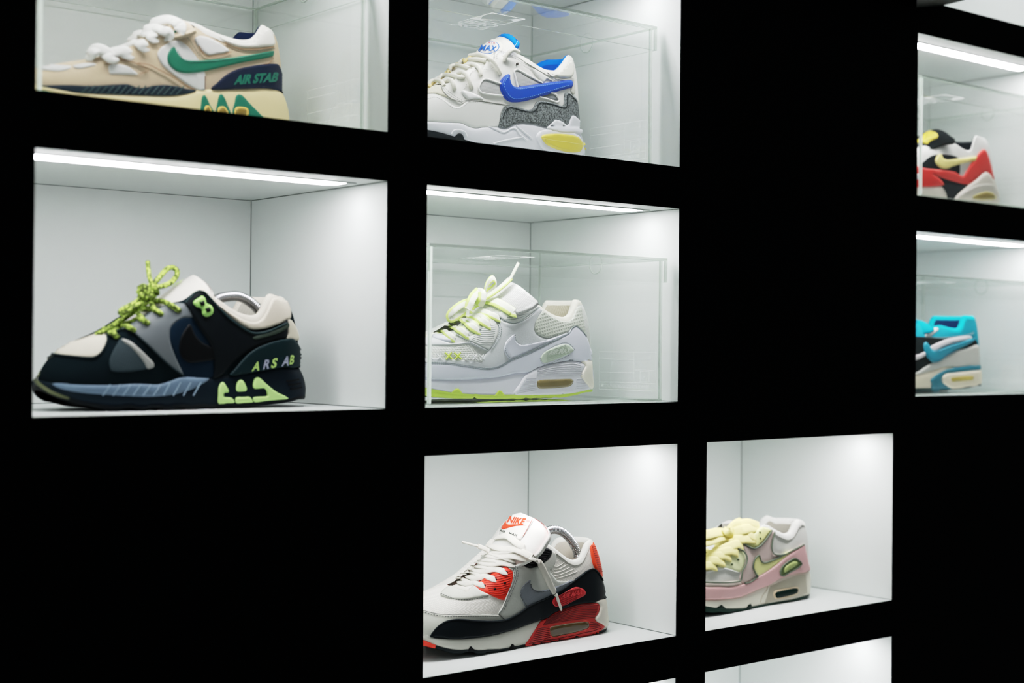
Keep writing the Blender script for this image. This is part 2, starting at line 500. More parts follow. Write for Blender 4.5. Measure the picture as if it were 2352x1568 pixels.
    def hatch(s, A, B, n):
        a = resample(cr(A, n=8), 12); b = resample(cr(B, n=8), 12)
        m = max(len(a), len(b)); ia = np.linspace(0, 1, m)
        a = np.array([np.interp(ia, np.linspace(0, 1, len(a)), a[:, k]) for k in (0, 1)]).T
        b = np.array([np.interp(ia, np.linspace(0, 1, len(b)), b[:, k]) for k in (0, 1)]).T
        return [a*(1-t)+b*t for t in np.linspace(0, 1, n)]
    def lace(s, mb, pts, w=.004, t=.0012, lift=.002, rnd=False, tgt='all', h=None, mi=0, edge=None, nv=None, taper=True):
        """a lace lying over the shoe (traced, pushed up by lift) or free-standing at lateral offset h"""
        P = cr([p[:2] for p in pts], n=8) if len(pts) > 2 else np.array([p[:2] for p in pts], float)
        P = resample(P, 8*s.k/4.)
        out = []
        if h is not None:
            hs = np.interp(np.linspace(0, 1, len(P)), np.linspace(0, 1, len(h)), h) if hasattr(h, '__len__') else [h]*len(P)
            for (x, y), hh in zip(P, hs): out.append(s.P(x, y, hh))
        else:
            ds = []; dr = []
            for x, y in P:
                u, v = s.px(x, y); d = ray(u, v); dr.append(d)
                loc, nr, idx, dist = s.bvh.get(tgt, s.bvh_body).ray_cast(Vector(CAM), Vector(d), 5)
                ds.append(dist if loc is not None else np.nan)
            ds = np.array(ds, float); ok = ~np.isnan(ds)
            if not ok.any(): return
            ds = np.interp(np.arange(len(ds)), np.arange(len(ds))[ok], ds[ok])
            k = 5; pad = np.pad(ds, k, mode='edge'); sm = np.array([pad[i:i+2*k+1].mean() for i in range(len(ds))])
            sm = np.minimum(sm, ds)
            ll = np.sin(np.linspace(0, math.pi, len(ds)))**.5*lift*1.0+.0012
            for d, q, l in zip(dr, sm, ll): out.append(CAM+d*(q-l))
        out = np.array(out)
        if rnd: mb.tube(out, w, 10, mi)
        else:
            n = len(out); r = np.ones(n)
            mb.tube(out, r, flat=(w, t), mi=mi, edge=edge, nv=nv)
    def text(s, name, body, o, R, U, m, tgt='body', lvl=2, th=.0004, bold=.02, shear=.2, parent=None, label=None, space=1.0, font_off=0):
        cu = bpy.data.curves.new('t', 'FONT'); cu.body = body; cu.size = 1; cu.offset = bold; cu.shear = shear; cu.space_character = space
        cu.resolution_u = 4
        ob = bpy.data.objects.new('t', cu); COL.objects.link(ob); bpy.context.view_layer.update()
        me = ob.to_mesh(); vs = np.array([v.co[:] for v in me.vertices]); fs = [tuple(p.vertices) for p in me.polygons]
        ob.to_mesh_clear(); bpy.data.objects.remove(ob); bpy.data.curves.remove(cu)
        x = (vs[:, 0]-vs[:, 0].min())/(vs[:, 0].max()-vs[:, 0].min()); y = (vs[:, 1]-vs[:, 1].min())/(vs[:, 1].max()-vs[:, 1].min())
        V = []
        for a, b in zip(x, y):
            q, nr, ok = s.hit(o[0]+a*R[0]+b*U[0], o[1]+a*R[1]+b*U[1], tgt); V.append(q+nr*(.0006*lvl+.0008+th))
        ob = link(name, V, fs, m, parent or s.root, False)
        if label: ob['label'] = label
        return ob
# ------------------------------------------------------------------ wall and niches
X = {'1': (0.0, .3602), '2': (.4085, .7763), '3': (.8248, 1.1922), '4': (1.2403, 1.6080)}
Zr = {'0': (.5455, .3195), '1': (.2730, .0490), '2': (.0003, -.2268), '3': (-.2757, -.5014), '4': (-.5500, -.7765)}
DEP = .2704
black = mat((6, 7, 8), .5, None, .04)
white_p = mat((224, 229, 227), .42, None, .35)
seam_m = mat((132, 144, 140), .8)
NIC = {'A': ('1', '1'), 'B': ('2', '1'), 'C': ('1', '2'), 'D': ('2', '2'), 'E': ('2', '3'), 'F': ('3', '3'),
       'G': ('4', '1'), 'H': ('4', '2'), 'I': ('3', '4'), 'J': ('2', '4'), 'K': ('4', '0')}
xs = sorted({-1.2, 3.2}|{v for k in X.values() for v in k}); zs = sorted({-1.6, 1.4}|{v for k in Zr.values() for v in k})
mb = MB()
def is_open(xa, za):
    for n, (c, r) in NIC.items():
        if X[c][0]-1e-6 < xa < X[c][1] and Zr[r][1] < za < Zr[r][0]: return True
    return False
for z0, z1 in zip(zs[:-1], zs[1:]):
    run = None
    for x0, x1 in zip(xs[:-1], xs[1:]):
        o = is_open((x0+x1)/2, (z0+z1)/2)
        if not o: run = (run[0] if run else x0, x1)
        if o or x1 == xs[-1]:
            if run: mb.box((run[0], -.0016, z0), (run[1], 0, z1)); run = None
w = mb.build('wall_back', black, smooth=False); w['kind'] = 'structure'

# LED strip emission with the rhythm of its diodes
def led_mat(S=37):
    m = bpy.data.materials.new('led'); m.use_nodes = True; nt = m.node_tree; n = nt.nodes; L = nt.links
    n.remove(n['Principled BSDF']); e = n.new('ShaderNodeEmission'); e.inputs['Color'].default_value = (1, .975, 1, 1)
    tc = n.new('ShaderNodeTexCoord'); w = n.new('ShaderNodeTexWave'); w.inputs['Scale'].default_value = 18.8
    L.new(tc.outputs['Object'], w.inputs['Vector']); mr = n.new('ShaderNodeMapRange'); mr.inputs['To Min'].default_value = S*.75; mr.inputs['To Max'].default_value = S*1.25
    L.new(w.outputs['Fac'], mr.inputs['Value']); L.new(mr.outputs[0], e.inputs['Strength']); L.new(e.outputs[0], n['Material Output'].inputs[0])
    return m
LED = led_mat()
chan = mat((170, 176, 174), .4, None, .4)
NL = {'A': 'lit white niche holding the beige and green sneaker, top left of the wall',
      'B': 'lit white niche holding the white sneaker with the blue check mark',
      'C': 'lit white niche holding the black sneaker with lime rope laces',
      'D': 'lit white niche holding the all-white sneaker with lime-edged laces',
      'E': 'lit white niche holding the grey, black and red sneaker',
      'F': 'lit white niche holding the pink sneaker with pale yellow laces',
      'G': 'lit white niche holding the red, black and yellow sneaker',
      'H': 'lit white niche holding the turquoise, black and white sneaker',
      'I': 'empty white niche below the pink sneaker, cut by the bottom edge of the photo',
      'J': 'white niche just peeking in below the grey and red sneaker, mostly out of frame',
      'K': 'white niche above the red and yellow sneaker, cut by the top edge of the photo'}
def niche(key):
    c, r = NIC[key]; x0, x1 = X[c]; zt, zb = Zr[r]; t = .012; y1 = DEP; e = .0008
    root = thing('display_niche', NL[key], 'niche', ((x0+x1)/2, 0.0, zb), 'lit display niches in the black wall')
    def bx(name, a, b, m=white_p):
        q = MB(); q.box(a, b); return q.build(name, m, root, False)
    bx('floor_panel', (x0-t, 0.0002, zb-t), (x1+t, y1, zb))
    bx('top_panel', (x0-t, 0.0002, zt), (x1+t, y1, zt+t))
    bx('side_panel', (x0-t, 0.0002, zb+e), (x0, y1, zt-e)); bx('side_panel', (x1, 0.0002, zb+e), (x1+t, y1, zt-e))
    bx('back_panel', (x0+e, y1+.0004, zb+e), (x1-e, y1+.008, zt-e))
    # dark joint lines where the panels meet
    q = MB(); g = .0004
    q.box((x0, y1-.0002, zb), (x1, y1+.0003, zb+g)); q.box((x0, y1-.0002, zt-g), (x1, y1+.0003, zt))
    q.box((x1-g, y1-.0004, zb), (x1-.00005, y1+.0003, zt)); q.box((x1-g*.8, .01, zt-g*.8), (x1-.00005, y1, zt-.00005)); q.box((x1-g*.6, .01, zb+.00005), (x1-.00005, y1, zb+g*.6))
    q.build('panel_joint', seam_m, root, False)
    q = MB(); q.box((x0+.006, .034, zt-.0012), (x1-.014, .058, zt-.0001)); q.build('strip_channel', chan, root, False)
    q = MB(); n = 8
    # rounded light strip with soft right end
    P = [(x0+.008+(x1-.024-x0-.008)*i/40., .0465, zt-.0028) for i in range(41)]
    q.tube(P, None, flat=(.0088, .0020), nv=(0, 0, 1)) if False else None
    vs = []; fs = []
    for i, p in enumerate(P):
        k = min(1, (40-i)/2.+.1)
        for a in range(n+1):
            th = math.pi*a/n; vs.append((p[0], p[1]+max(-1, min(1, math.cos(th)*1.6))*.0095, zt-.0012-min(1, math.sin(th)*1.6)*.0012*k))
    for i in range(40):
        for a in range(n): fs.append((i*(n+1)+a, i*(n+1)+a+1, (i+1)*(n+1)+a+1, (i+1)*(n+1)+a))
    link('light_strip', vs, fs, LED, root)
    return root
for k in NIC: niche(k)

# grey lamp shade-like bracket that hangs from the wall at the upper right niche
q = MB()
a = [at_y(2105, 17, -.0018), at_y(2168, 12, -.0018), at_y(2216, 0.5, -.075), at_y(2105, -6, -.075)]
z_up = .045
vs = [tuple(p) for p in a]+[(p[0], p[1], a[1][2]+z_up+(.01 if i > 1 else 0)) for i, p in enumerate(a)]
q.add(vs, [(3, 2, 1, 0), (4, 5, 6, 7), (0, 1, 5, 4), (1, 2, 6, 5), (2, 3, 7, 6), (3, 0, 4, 7)])
o = q.build('wall_bracket', mat((62, 68, 64), .6, None, .3), smooth=False, origin=tuple(float(t) for t in a[1]))
o['label'] = 'dark grey bracket sticking out of the black wall at the top right niche'; o['category'] = 'bracket'

# ------------------------------------------------------------------ acrylic boxes
def acrylic(edge=False):
    m = bpy.data.materials.new('acrylic'); m.use_nodes = True; nt = m.node_tree; n = nt.nodes; L = nt.links
    n.remove(n['Principled BSDF']); tr = n.new('ShaderNodeBsdfTransparent'); gl = n.new('ShaderNodeBsdfGlossy'); gl.inputs['Roughness'].default_value = .02 if not edge else .12
    gl.inputs['Color'].default_value = (.92, .95, .93, 1)
    fr = n.new('ShaderNodeFresnel'); mx = n.new('ShaderNodeMixShader'); geo = n.new('ShaderNodeNewGeometry')
    mr = n.new('ShaderNodeMapRange'); mr.inputs['To Min'].default_value = 1.45; mr.inputs['To Max'].default_value = 1/1.45   # same reflectance from both sides of a sheet
    L.new(geo.outputs['Backfacing'], mr.inputs['Value']); L.new(mr.outputs[0], fr.inputs['IOR'])
    inv = n.new('ShaderNodeMath'); inv.operation = 'SUBTRACT'; inv.inputs[0].default_value = 1; L.new(geo.outputs['Backfacing'], inv.inputs[1])
    fm = n.new('ShaderNodeMath'); fm.operation = 'MULTIPLY'; L.new(fr.outputs[0], fm.inputs[0]); L.new(inv.outputs[0], fm.inputs[1])
    if edge:
        tr.inputs['Color'].default_value = (.78, .84, .79, 1); di = n.new('ShaderNodeBsdfDiffuse'); di.inputs['Color'].default_value = (.74, .79, .74, 1)
        m2 = n.new('ShaderNodeMixShader'); m2.inputs[0].default_value = .35; L.new(tr.outputs[0], m2.inputs[1]); L.new(di.outputs[0], m2.inputs[2])
        L.new(fm.outputs[0], mx.inputs[0]); L.new(m2.outputs[0], mx.inputs[1]); L.new(gl.outputs[0], mx.inputs[2])
    else:
        tr.inputs['Color'].default_value = (.994, .996, .995, 1)
        di = n.new('ShaderNodeBsdfTranslucent'); di.inputs['Color'].default_value = (.8, .84, .82, 1); d2 = n.new('ShaderNodeBsdfDiffuse'); d2.inputs['Color'].default_value = (.8, .84, .82, 1)
        a = n.new('ShaderNodeMixShader'); a.inputs[0].default_value = .5; L.new(di.outputs[0], a.inputs[1]); L.new(d2.outputs[0], a.inputs[2])
        m2 = n.new('ShaderNodeMixShader'); m2.inputs[0].default_value = .012; L.new(tr.outputs[0], m2.inputs[1]); L.new(a.outputs[0], m2.inputs[2])
        L.new(fm.outputs[0], mx.inputs[0]); L.new(m2.outputs[0], mx.inputs[1]); L.new(gl.outputs[0], mx.inputs[2])
    L.new(mx.outputs[0], n['Material Output'].inputs[0])
    return m
ACR = acrylic(); ACE = acrylic(True)
ETCH = None
def etch_mat():
    m = bpy.data.materials.new('etched'); m.use_nodes = True; nt = m.node_tree; n = nt.nodes; L = nt.links
    n.remove(n['Principled BSDF']); tr = n.new('ShaderNodeBsdfTransparent'); d = n.new('ShaderNodeBsdfDiffuse'); d.inputs['Color'].default_value = (.9, .92, .91, 1)
    t2 = n.new('ShaderNodeBsdfTranslucent'); t2.inputs['Color'].default_value = (.9, .92, .91, 1); a = n.new('ShaderNodeAddShader'); L.new(d.outputs[0], a.inputs[0]); L.new(t2.outputs[0], a.inputs[1])
    mx = n.new('ShaderNodeMixShader'); mx.inputs[0].default_value = .2; L.new(tr.outputs[0], mx.inputs[1]); L.new(a.outputs[0], mx.inputs[2]); L.new(mx.outputs[0], n['Material Output'].inputs[0]); return m
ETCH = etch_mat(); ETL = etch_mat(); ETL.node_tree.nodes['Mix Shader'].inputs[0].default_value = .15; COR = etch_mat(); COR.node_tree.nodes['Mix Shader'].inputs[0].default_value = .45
def sheet(mb, a, b):
    """thin sheet box: two large faces clear (slot 0), rim faces edge material (slot 1)"""
    d = [b[i]-a[i] for i in range(3)]; ax = d.index(min(d))
    x0, y0, z0 = a; x1, y1, z1 = b
    V = [(x0,y0,z0),(x1,y0,z0),(x1,y1,z0),(x0,y1,z0),(x0,y0,z1),(x1,y0,z1),(x1,y1,z1),(x0,y1,z1)]
    FF = {2: [(3,2,1,0),(4,5,6,7)], 1: [(0,1,5,4),(2,3,7,6)], 0: [(1,2,6,5),(3,0,4,7)]}
    for k in FF: mb.add(V, FF[k], 0 if k == ax else 1)
def flat_text(body, size, bold=.01):
    cu = bpy.data.curves.new('t', 'FONT'); cu.body = body; cu.size = size; cu.offset = bold*size
    ob = bpy.data.objects.new('t', cu); COL.objects.link(ob); bpy.context.view_layer.update()
    me = ob.to_mesh(); vs = [v.co[:] for v in me.vertices]; fs = [tuple(p.vertices) for p in me.polygons]
    ob.to_mesh_clear(); bpy.data.objects.remove(ob); bpy.data.curves.remove(cu); return vs, fs
def frame_q(mb, mp, a0, b0, a1, b1, t):
    """rectangular outline in a plane given by mapping mp(a,b)"""
    for r in ((a0, b0, a1, b0+t), (a0, b1-t, a1, b1), (a0, b0, a0+t, b1), (a1-t, b0, a1, b1)):
        mb.add([mp(r[0], r[1]), mp(r[2], r[1]), mp(r[2], r[3]), mp(r[0], r[3])], [(0, 1, 2, 3)])
def display_box(key, label, y0=.012, dx=.0145):
    c, r = NIC[key]; X0, X1 = X[c]; zb = Zr[r][1]
    x0 = X0+dx; x1 = x0+.3385; y1 = y0+.224; z0 = zb+.0004; z1 = zb+.1655; t = .003
    root = thing('acrylic_display_box', label, 'display box', ((x0+x1)/2, (y0+y1)/2, z0), 'acrylic sneaker boxes')
    m = MB()
    sheet(m, (x0, y0, z0), (x1, y1, z0+t)); sheet(m, (x0, y0, z0+t), (x1, y0+t, z1)); sheet(m, (x0, y1-t, z0+t), (x1, y1, z1))
    sheet(m, (x0, y0+t, z0+t), (x0+t, y1-t, z1)); sheet(m, (x1-t, y0+t, z0+t), (x1, y1-t, z1))
    m.build('box_body', [ACR, ACE], root, False)
    m = MB(); m.box((x0+.0001, y0+.0001, z0+t), (x0+t-.0001, y0+t+.0006, z1-.0002)); m.build('edge_gleam_bar', COR, root, False)  # added whitish bar, paints in the bright gleam of the side sheet seen edge-on
    m = MB(); g = .001; h = .0285; zt = z1+t
    a0, a1, b0, b1 = x0-t-g, x1+t+g, y0-t-g, y1+t+g
    sheet(m, (a0, b0, z1+.0002), (a1, b1, zt)); sheet(m, (a0, b0, zt-h), (a1, b0+t, z1)); sheet(m, (a0, b1-t, zt-h), (a1, b1, z1))
    sheet(m, (a0, b0+t, zt-h), (a0+t, b1-t, z1)); sheet(m, (a1-t, b0+t, zt-h), (a1, b1-t, z1))
    m.build('lid', [ACR, ACE], root, False)
    # half-round thumb notch in the rim of the end panel; the glossy lid mirrors its other half
    yc = (y0+y1)/2; rr = .0112
    m = MB(); P = [(x1-t-.0005, yc+rr*math.cos(i*math.pi/18), z1-.0003-rr*math.sin(i*math.pi/18)) for i in range(19)]
    m.tube(P, .0006, 6, nv=(1, 0, 0), caps=False); m.build('thumb_notch', ACE, root)
    # etched size label on the right end panel, read from outside (so mirrored from within)
    m = MB(); xe = x1-t-.0003
    mp = lambda a, b: (xe, y0+.006+a, zb+.012+b)       # a: 0 front -> .1 back ; b up
    W, H, q = .0985, .0465, .0007
    frame_q(m, mp, 0, 0, W, H, q)
    def hl(a0, a1, b): m.add([mp(a0, b), mp(a1, b), mp(a1, b+q), mp(a0, b+q)], [(0, 1, 2, 3)])
    def vl(b0, b1, a): m.add([mp(a, b0), mp(a+q, b0), mp(a+q, b1), mp(a, b1)], [(0, 1, 2, 3)])
    hl(0, W, .009); hl(.037, W, .021); hl(.037, W, .037); hl(0, .037, .0245); vl(.009, H, .037)
    frame_q(m, mp, .011, .0105, .027, .0235, .0009)
    for tri in [((.012, .012), (.018, .018), (.014, .0125)), ((.018, .018), (.022, .014), (.0225, .0155)), ((.0225, .0155), (.026, .022), (.0235, .0165))]:
        m.add([mp(*p) for p in tri], [(0, 1, 2)])
    vs, fs = flat_text('WWW.CROSSSNEAKERS.COM', .0062)
    m.add([mp(.011+v[0]*1.0, .0028+v[1]) for v in vs], fs)
    vs, fs = flat_text('#', .008); m.add([mp(.008+v[0], .0385+v[1]*.8) for v in vs], fs)
    m.build('etched_label', ETL, root, False)
    # etched emblem on the lid, seen from below
    m = MB(); cx = (x0+x1)/2+.0225; cy = y0+.140
    mp = lambda a, b: (cx-a, cy-b, z1)          # lettering reads from above with its top towards the viewer
    frame_q(m, mp, 0, .040, .050, .081, .0022)
    z = [(.0022, .079), (.0022, .062), (.010, .066), (.018, .058), (.032, .050), (.040, .047), (.0478, .062), (.0478, .042), (.036, .042), (.026, .0475), (.014, .063), (.010, .0725)]
    m.add([mp(*p) for p in z], [(0, 1, 2, 11), (2, 3, 10, 11), (3, 4, 9, 10), (4, 5, 8, 9), (5, 6, 7, 8)])
    for i, wd in enumerate(('ONE', 'BOX')):
        vs, fs = flat_text(wd, .0225, .03); mx = max(v[0] for v in vs)
        m.add([mp(v[0]*.050/mx, .020-i*.019+v[1]) for v in vs], fs)
    m.build('etched_emblem', ETCH, root, False)
    return root
display_box('A', 'clear acrylic box around the beige and green sneaker', .034, .0165)
display_box('B', 'clear acrylic box around the white and blue sneaker', .032)
display_box('D', 'clear acrylic box around the all-white sneaker')
display_box('G', 'clear acrylic box around the red and yellow sneaker', .005, .0185)
display_box('H', 'clear acrylic box around the turquoise and white sneaker')
BF = .0036   # shoe standing height on the acrylic base
def rev(p): return list(reversed(p))
# ================================================================== E: grey / black / red
def shoe_E():
    s = Shoe('sneaker', 'light grey sneaker with black mudguard, red heel unit and loose white laces', .098, 950, 1140, 4, -.5014, 'sneakers on display', .58)
    fea = [(-60,1250),(75,1275),(180,1300),(330,1308),(450,1308),(600,1296),(750,1270),(900,1228),(1050,1175),(1150,1140),(1220,1115),(1300,1060),(1400,1020),(1500,990),(1560,978),(1640,975),(1690,955)]
    mesh_w = fabric((232,230,222)); grey = suede((178,181,174)); lgrey = suede((190,192,183)); red = rubber((236,52,30)); blk = leather((14,22,26))
    D = dict(sil_bot=(1778,1170), sil_fea=(1752,950), sil_top=(1640,430), x0='.312',
        bot=[(-60,1325),(75,1365),(200,1395),(300,1425),(360,1443),(465,1448),(472,1428),(560,1430),(568,1450),(665,1450),(672,1430),(770,1427),(776,1443),(865,1432),(880,1412),(935,1410),(942,1425),(1000,1412),(1025,1395),(1085,1398),(1120,1388),(1130,1378),(1190,1380),(1210,1370),(1280,1368),(1300,1354),(1350,1352),(1420,1342),(1520,1322),(1580,1305),(1640,1285),(1700,1258)],
        mid=[(-60,1270),(75,1310),(200,1362),(300,1392),(400,1408),(550,1412),(750,1405),(900,1392),(1030,1368),(1200,1350),(1400,1318),(1600,1275),(1700,1240)],
        fea=fea, throat=(330,835),
        top=[(370,830),(470,828),(600,785),(705,725),(800,660),(880,590),(960,520),(1040,465),(1130,440),(1200,445),(1290,492),(1370,552),(1430,596),(1490,612),(1540,590),(1580,520),(1610,455),(1640,430)],
        t_w0=.45, tongue=[(345,862,0),(440,800,0),(560,725,.003),(700,560,.006),(830,400,.010),(930,250,.012),(985,150,.012)], t_hw=.045, t_dr=.016, t_th=.012, tW=[.012,.018,.024,.031,.034,.033,.029],
        m_out=rubber((22,30,32)), m_mid=rubber((196,196,186)), m_up=mesh_w, m_col=suede((205,206,198)), m_lin=suede((188,184,172)), m_ton=leather((232,232,226)), m_tonb=leather((205,60,62)), bulge=.002, heelb=.006)
    s.build_body(D)
    s.panel('toe_guard', [(-140,1030),(70,1050),(200,1082),(330,1093),(500,1085),(650,1080),(770,1082),(800,1100),(830,1140),(700,1165),(550,1165),(400,1160),(300,1180),(230,1230),(180,1300),(60,1274),(-140,1250)], lgrey, 1)
    s.panel('lace_panel', [(555,830),(620,772),(700,700),(790,645),(850,650),(905,690),(912,740),(900,800),(860,900),(825,948),(760,930),(680,893),(610,868)], red, 1, label='bright red ribbed lace panel')
    s.panel('quarter_overlay', [(915,590),(950,590),(1000,630),(1060,655),(1120,640),(1180,610),(1240,560),(1265,500),(1300,530),(1290,620),(1255,690),(1280,730),(1320,770),(1400,778),(1480,768),(1400,840),(1330,885),(1200,955),(1050,1020),(950,1090),(830,1150),(800,1100),(775,1075),(800,1030),(830,960),(850,900),(885,830),(910,740),(905,690),(870,655)], grey, 2)
    s.panel('eyelet_tab', [(935,590),(965,570),(1010,530),(1070,503),(1130,473),(1200,472),(1260,500),(1240,560),(1180,610),(1120,642),(1060,657),(1000,632)], rubber((26,28,30)), 3)
    s.lines('eyelet_ribs', s.hatch([(1090,500),(1160,478),(1250,505)], [(1030,640),(1100,640),(1180,600)], 7), rubber((8,9,10)), .0005, 3)
    s.panel('lace_stay', [(245,905),(290,850),(340,828),(420,845),(500,860),(555,830),(610,868),(690,910),(580,930),(480,948),(380,945),(300,930)], lgrey, 2)
    s.panel('swoosh', [(1060,765),(1062,800),(1080,840),(1130,862),(1210,852),(1300,825),(1450,768),(1400,840),(1330,885),(1200,955),(1035,1020),(985,950),(965,900),(975,850),(1010,800)], suede((120,126,132)), 3, label='slate grey suede check mark')
    s.panel('mudguard', [(150,1285),(180,1240),(230,1190),(300,1150),(400,1132),(550,1140),(700,1143),(830,1130),(950,1070),(1050,1000),(1200,932),(1330,865),(1500,745),(1590,678),(1640,665),(1680,700),(1720,770),(1742,860),(1755,935),(1690,955),(1640,975),(1560,978),(1500,990),(1400,1020),(1300,1060),(1220,1115),(1150,1140),(1050,1175),(900,1228),(750,1270),(600,1296),(450,1308),(330,1308),(180,1300)], blk, 4, label='black leather mudguard')
    s.lines('piping', [[(150,1283),(180,1240),(230,1190),(300,1150),(400,1132),(550,1140),(700,1143),(830,1130),(950,1070),(1050,1000),(1200,932),(1330,865),(1500,745),(1590,678),(1640,665),(1680,700),(1720,770)]], leather((24,32,36)), .0009, 4)
    s.panel('side_badge', [(1258,970),(1272,930),(1330,900),(1400,860),(1470,828),(1530,842),(1562,875),(1550,905),(1480,940),(1400,980),(1330,1008),(1285,1005)], rubber((186,38,44)), 6, .0006, label='dark red ribbed side badge')
    s.lines('badge_ribs', s.hatch([(1280,925),(1400,865),(1510,838)], [(1275,990),(1330,1003),(1480,935)], 7), rubber((120,20,28)), .00035, 6, th=.0006)
    s.text('badge_lettering', 'AIR MAX', (1325,935), (205,-45), (14,-46), rubber((214,66,70)), lvl=6, bold=.03)
    s.panel('heel_tab', [(1618,432),(1640,425),(1665,480),(1692,560),(1712,650),(1722,735),(1690,700),(1650,630),(1632,560),(1622,490)], rubber((232,72,38)), 3, label='orange-red ribbed heel tab')
    s.lines('heel_tab_ribs', s.hatch([(1620,455),(1655,465)], [(1690,690),(1718,690)], 15), rubber((150,35,20)), .0004, 3)
    s.panel('heel_unit', [(1165,1145),(1220,1115),(1300,1064),(1400,1024),(1500,994),(1560,982),(1640,978),(1692,985),(1705,1020),(1692,1070),(1660,1115),(1680,1150),(1720,1168),(1752,1190),(1715,1228),(1600,1270),(1400,1315),(1200,1348),(1030,1370),(1060,1310),(1110,1230)], rubber((176,44,42)), 1, .0012, parent=s.midsole, label='worn red ribbed heel unit', smooth=True)
    rib = rubber((104,22,24))
    s.lines('heel_unit_ribs', s.hatch([(1225,1120),(1400,1035),(1550,990),(1690,998)], [(1180,1180),(1300,1155),(1500,1125),(1655,1108)], 9)+s.hatch([(1130,1215),(1235,1195)], [(1050,1345),(1250,1305)], 8)+s.hatch([(1610,1150),(1680,1165)], [(1615,1240),(1715,1205)], 5)+[[(1090,1345),(1300,1310),(1500,1262),(1620,1235)]], rib, .0005, 1, parent=s.midsole, th=.0013)
    s.panel('air_window_rim', [(1228,1212),(1245,1183),(1400,1150),(1560,1130),(1600,1138),(1612,1175),(1600,1215),(1500,1248),(1350,1280),(1265,1294),(1235,1270)], rubber((186,60,52)), 2, .0012, parent=s.midsole)
    s.panel('air_window', [(1240,1215),(1256,1192),(1400,1162),(1560,1143),(1592,1150),(1600,1180),(1590,1205),(1500,1236),(1350,1268),(1270,1282),(1246,1262)], mat((72,56,30), .15, None, .5, var=.4, scale=.6, coat=.3), 4, .0014, parent=s.midsole, label='smoky amber air window')
    s.panel('heel_clip', [(1668,975),(1690,945),(1745,932),(1765,980),(1775,1080),(1782,1170),(1755,1192),(1720,1168),(1682,1148),(1662,1115),(1692,1070),(1707,1020),(1697,985)], rubber((206,202,190)), 2, .0014, parent=s.midsole)
    s.panel('rear_tread', [(1030,1372),(1200,1350),(1400,1318),(1600,1275),(1700,1238),(1690,1262),(1580,1303),(1520,1320),(1420,1340),(1350,1350),(1210,1368),(1120,1388),(1085,1396),(1025,1394)], rubber((226,62,44)), 1, .0006, parent=s.outsole, smooth=False, label='red rear tread')
    s.panel('toe_tread', [(-120,1280),(75,1312),(130,1335),(205,1365),(196,1392),(75,1364),(-120,1330)], rubber((226,62,44)), 1, .0008, parent=s.outsole, smooth=False)
    for q in ([(498,1416),(518,1378),(530,1376),(562,1416)], [(876,1402),(900,1354),(912,1354),(942,1396)]):
        s.panel('flex_notch', q, rubber((10,14,16)), 1, .0005, parent=s.midsole, smooth=False)
    seam = rubber((84,88,86)); st = fabric((120,122,116))
    s.lines('seam', [[(70,1050),(200,1082),(330,1092),(500,1084),(650,1079),(775,1080)], [(925,600),(925,650),(932,720),(905,800),(870,880),(838,955),(805,1035),(775,1078),(830,1128)], [(775,1080),(800,1105),(825,1128)]], seam, .0004, 2)
    s.lines('stitching', [[(80,1068),(200,1097),(330,1108),(500,1100),(770,1098)], [(940,650),(948,720),(922,800),(888,885),(855,960),(820,1040)], [(905,650),(915,720),(890,800),(852,890)], [(290,1172),(400,1152),(550,1158),(700,1160)]], seam, .00042, 2, dash=(.0019,.0012), th=.0010)
    s.lines('stitching', [[(1062,800),(1080,850),(1130,874),(1210,864),(1300,835),(1440,778)], [(1050,780),(1005,812),(972,855),(968,900),(990,950),(1035,1015)], [(250,908),(380,958),(480,958),(580,943),(690,915)]], seam, .0004, 3, dash=(.0019,.0012), th=.0010)
    s.lines('lace_panel_ribs', s.hatch([(640,745),(760,728),(905,680)], [(700,900),(780,905),(850,885)], 10), rubber((150,24,14)), .00045, 1)
    s.lines('collar_crease', s.hatch([(1290,640),(1330,640),(1390,600)], [(1290,760),(1380,735),(1500,690)], 5), suede((206,204,196)), .0005, 0, th=0)
    for q in ((740,850),(832,795),(652,825),(752,766),(850,700),(915,632),(510,872)):
        s.panel('eyelet', [(q[0]-11,q[1]),(q[0],q[1]-13),(q[0]+11,q[1]),(q[0],q[1]+13)], rubber((30,22,20)), 3, .0004)
    # tongue label
    s.panel('tongue_label', [(868,165),(1090,205),(1100,228),(1012,368),(985,400),(790,350),(800,300),(835,215)], leather((238,236,228)), 1, .0005, 'tongue', smooth=False, parent=s.tong)
    rd = leather((238,70,40))
    s.text('label_lettering', 'NIKE', (862,246), (148,22), (34,-60), rd, 'tongue', 1, bold=.035, shear=0, parent=s.tong)
    s.panel('label_swoosh', [(862,226),(845,242),(822,275),(813,298),(830,306),(880,292),(950,275),(1042,268),(950,260),(885,262),(862,255),(856,240)], rd, 2, .0003, 'tongue', parent=s.tong, step=3, grid=9)
    s.text('label_small_lettering', 'AIR   MAX', (795,327), (160,48), (8,-20), leather((40,48,42)), 'tongue', 1, bold=.02, shear=0, parent=s.tong)
    s.text('label_mark', '®', (1042,240), (26,4), (3,-22), rd, 'tongue', 1, bold=0, shear=0, parent=s.tong)
    s.lines('label_edge', [[(1092,215),(1050,300),(1010,368)]], leather((210,90,80)), .0003, 1, 'tongue', parent=s.tong)
    # laces
    L = MB(); W = .0037
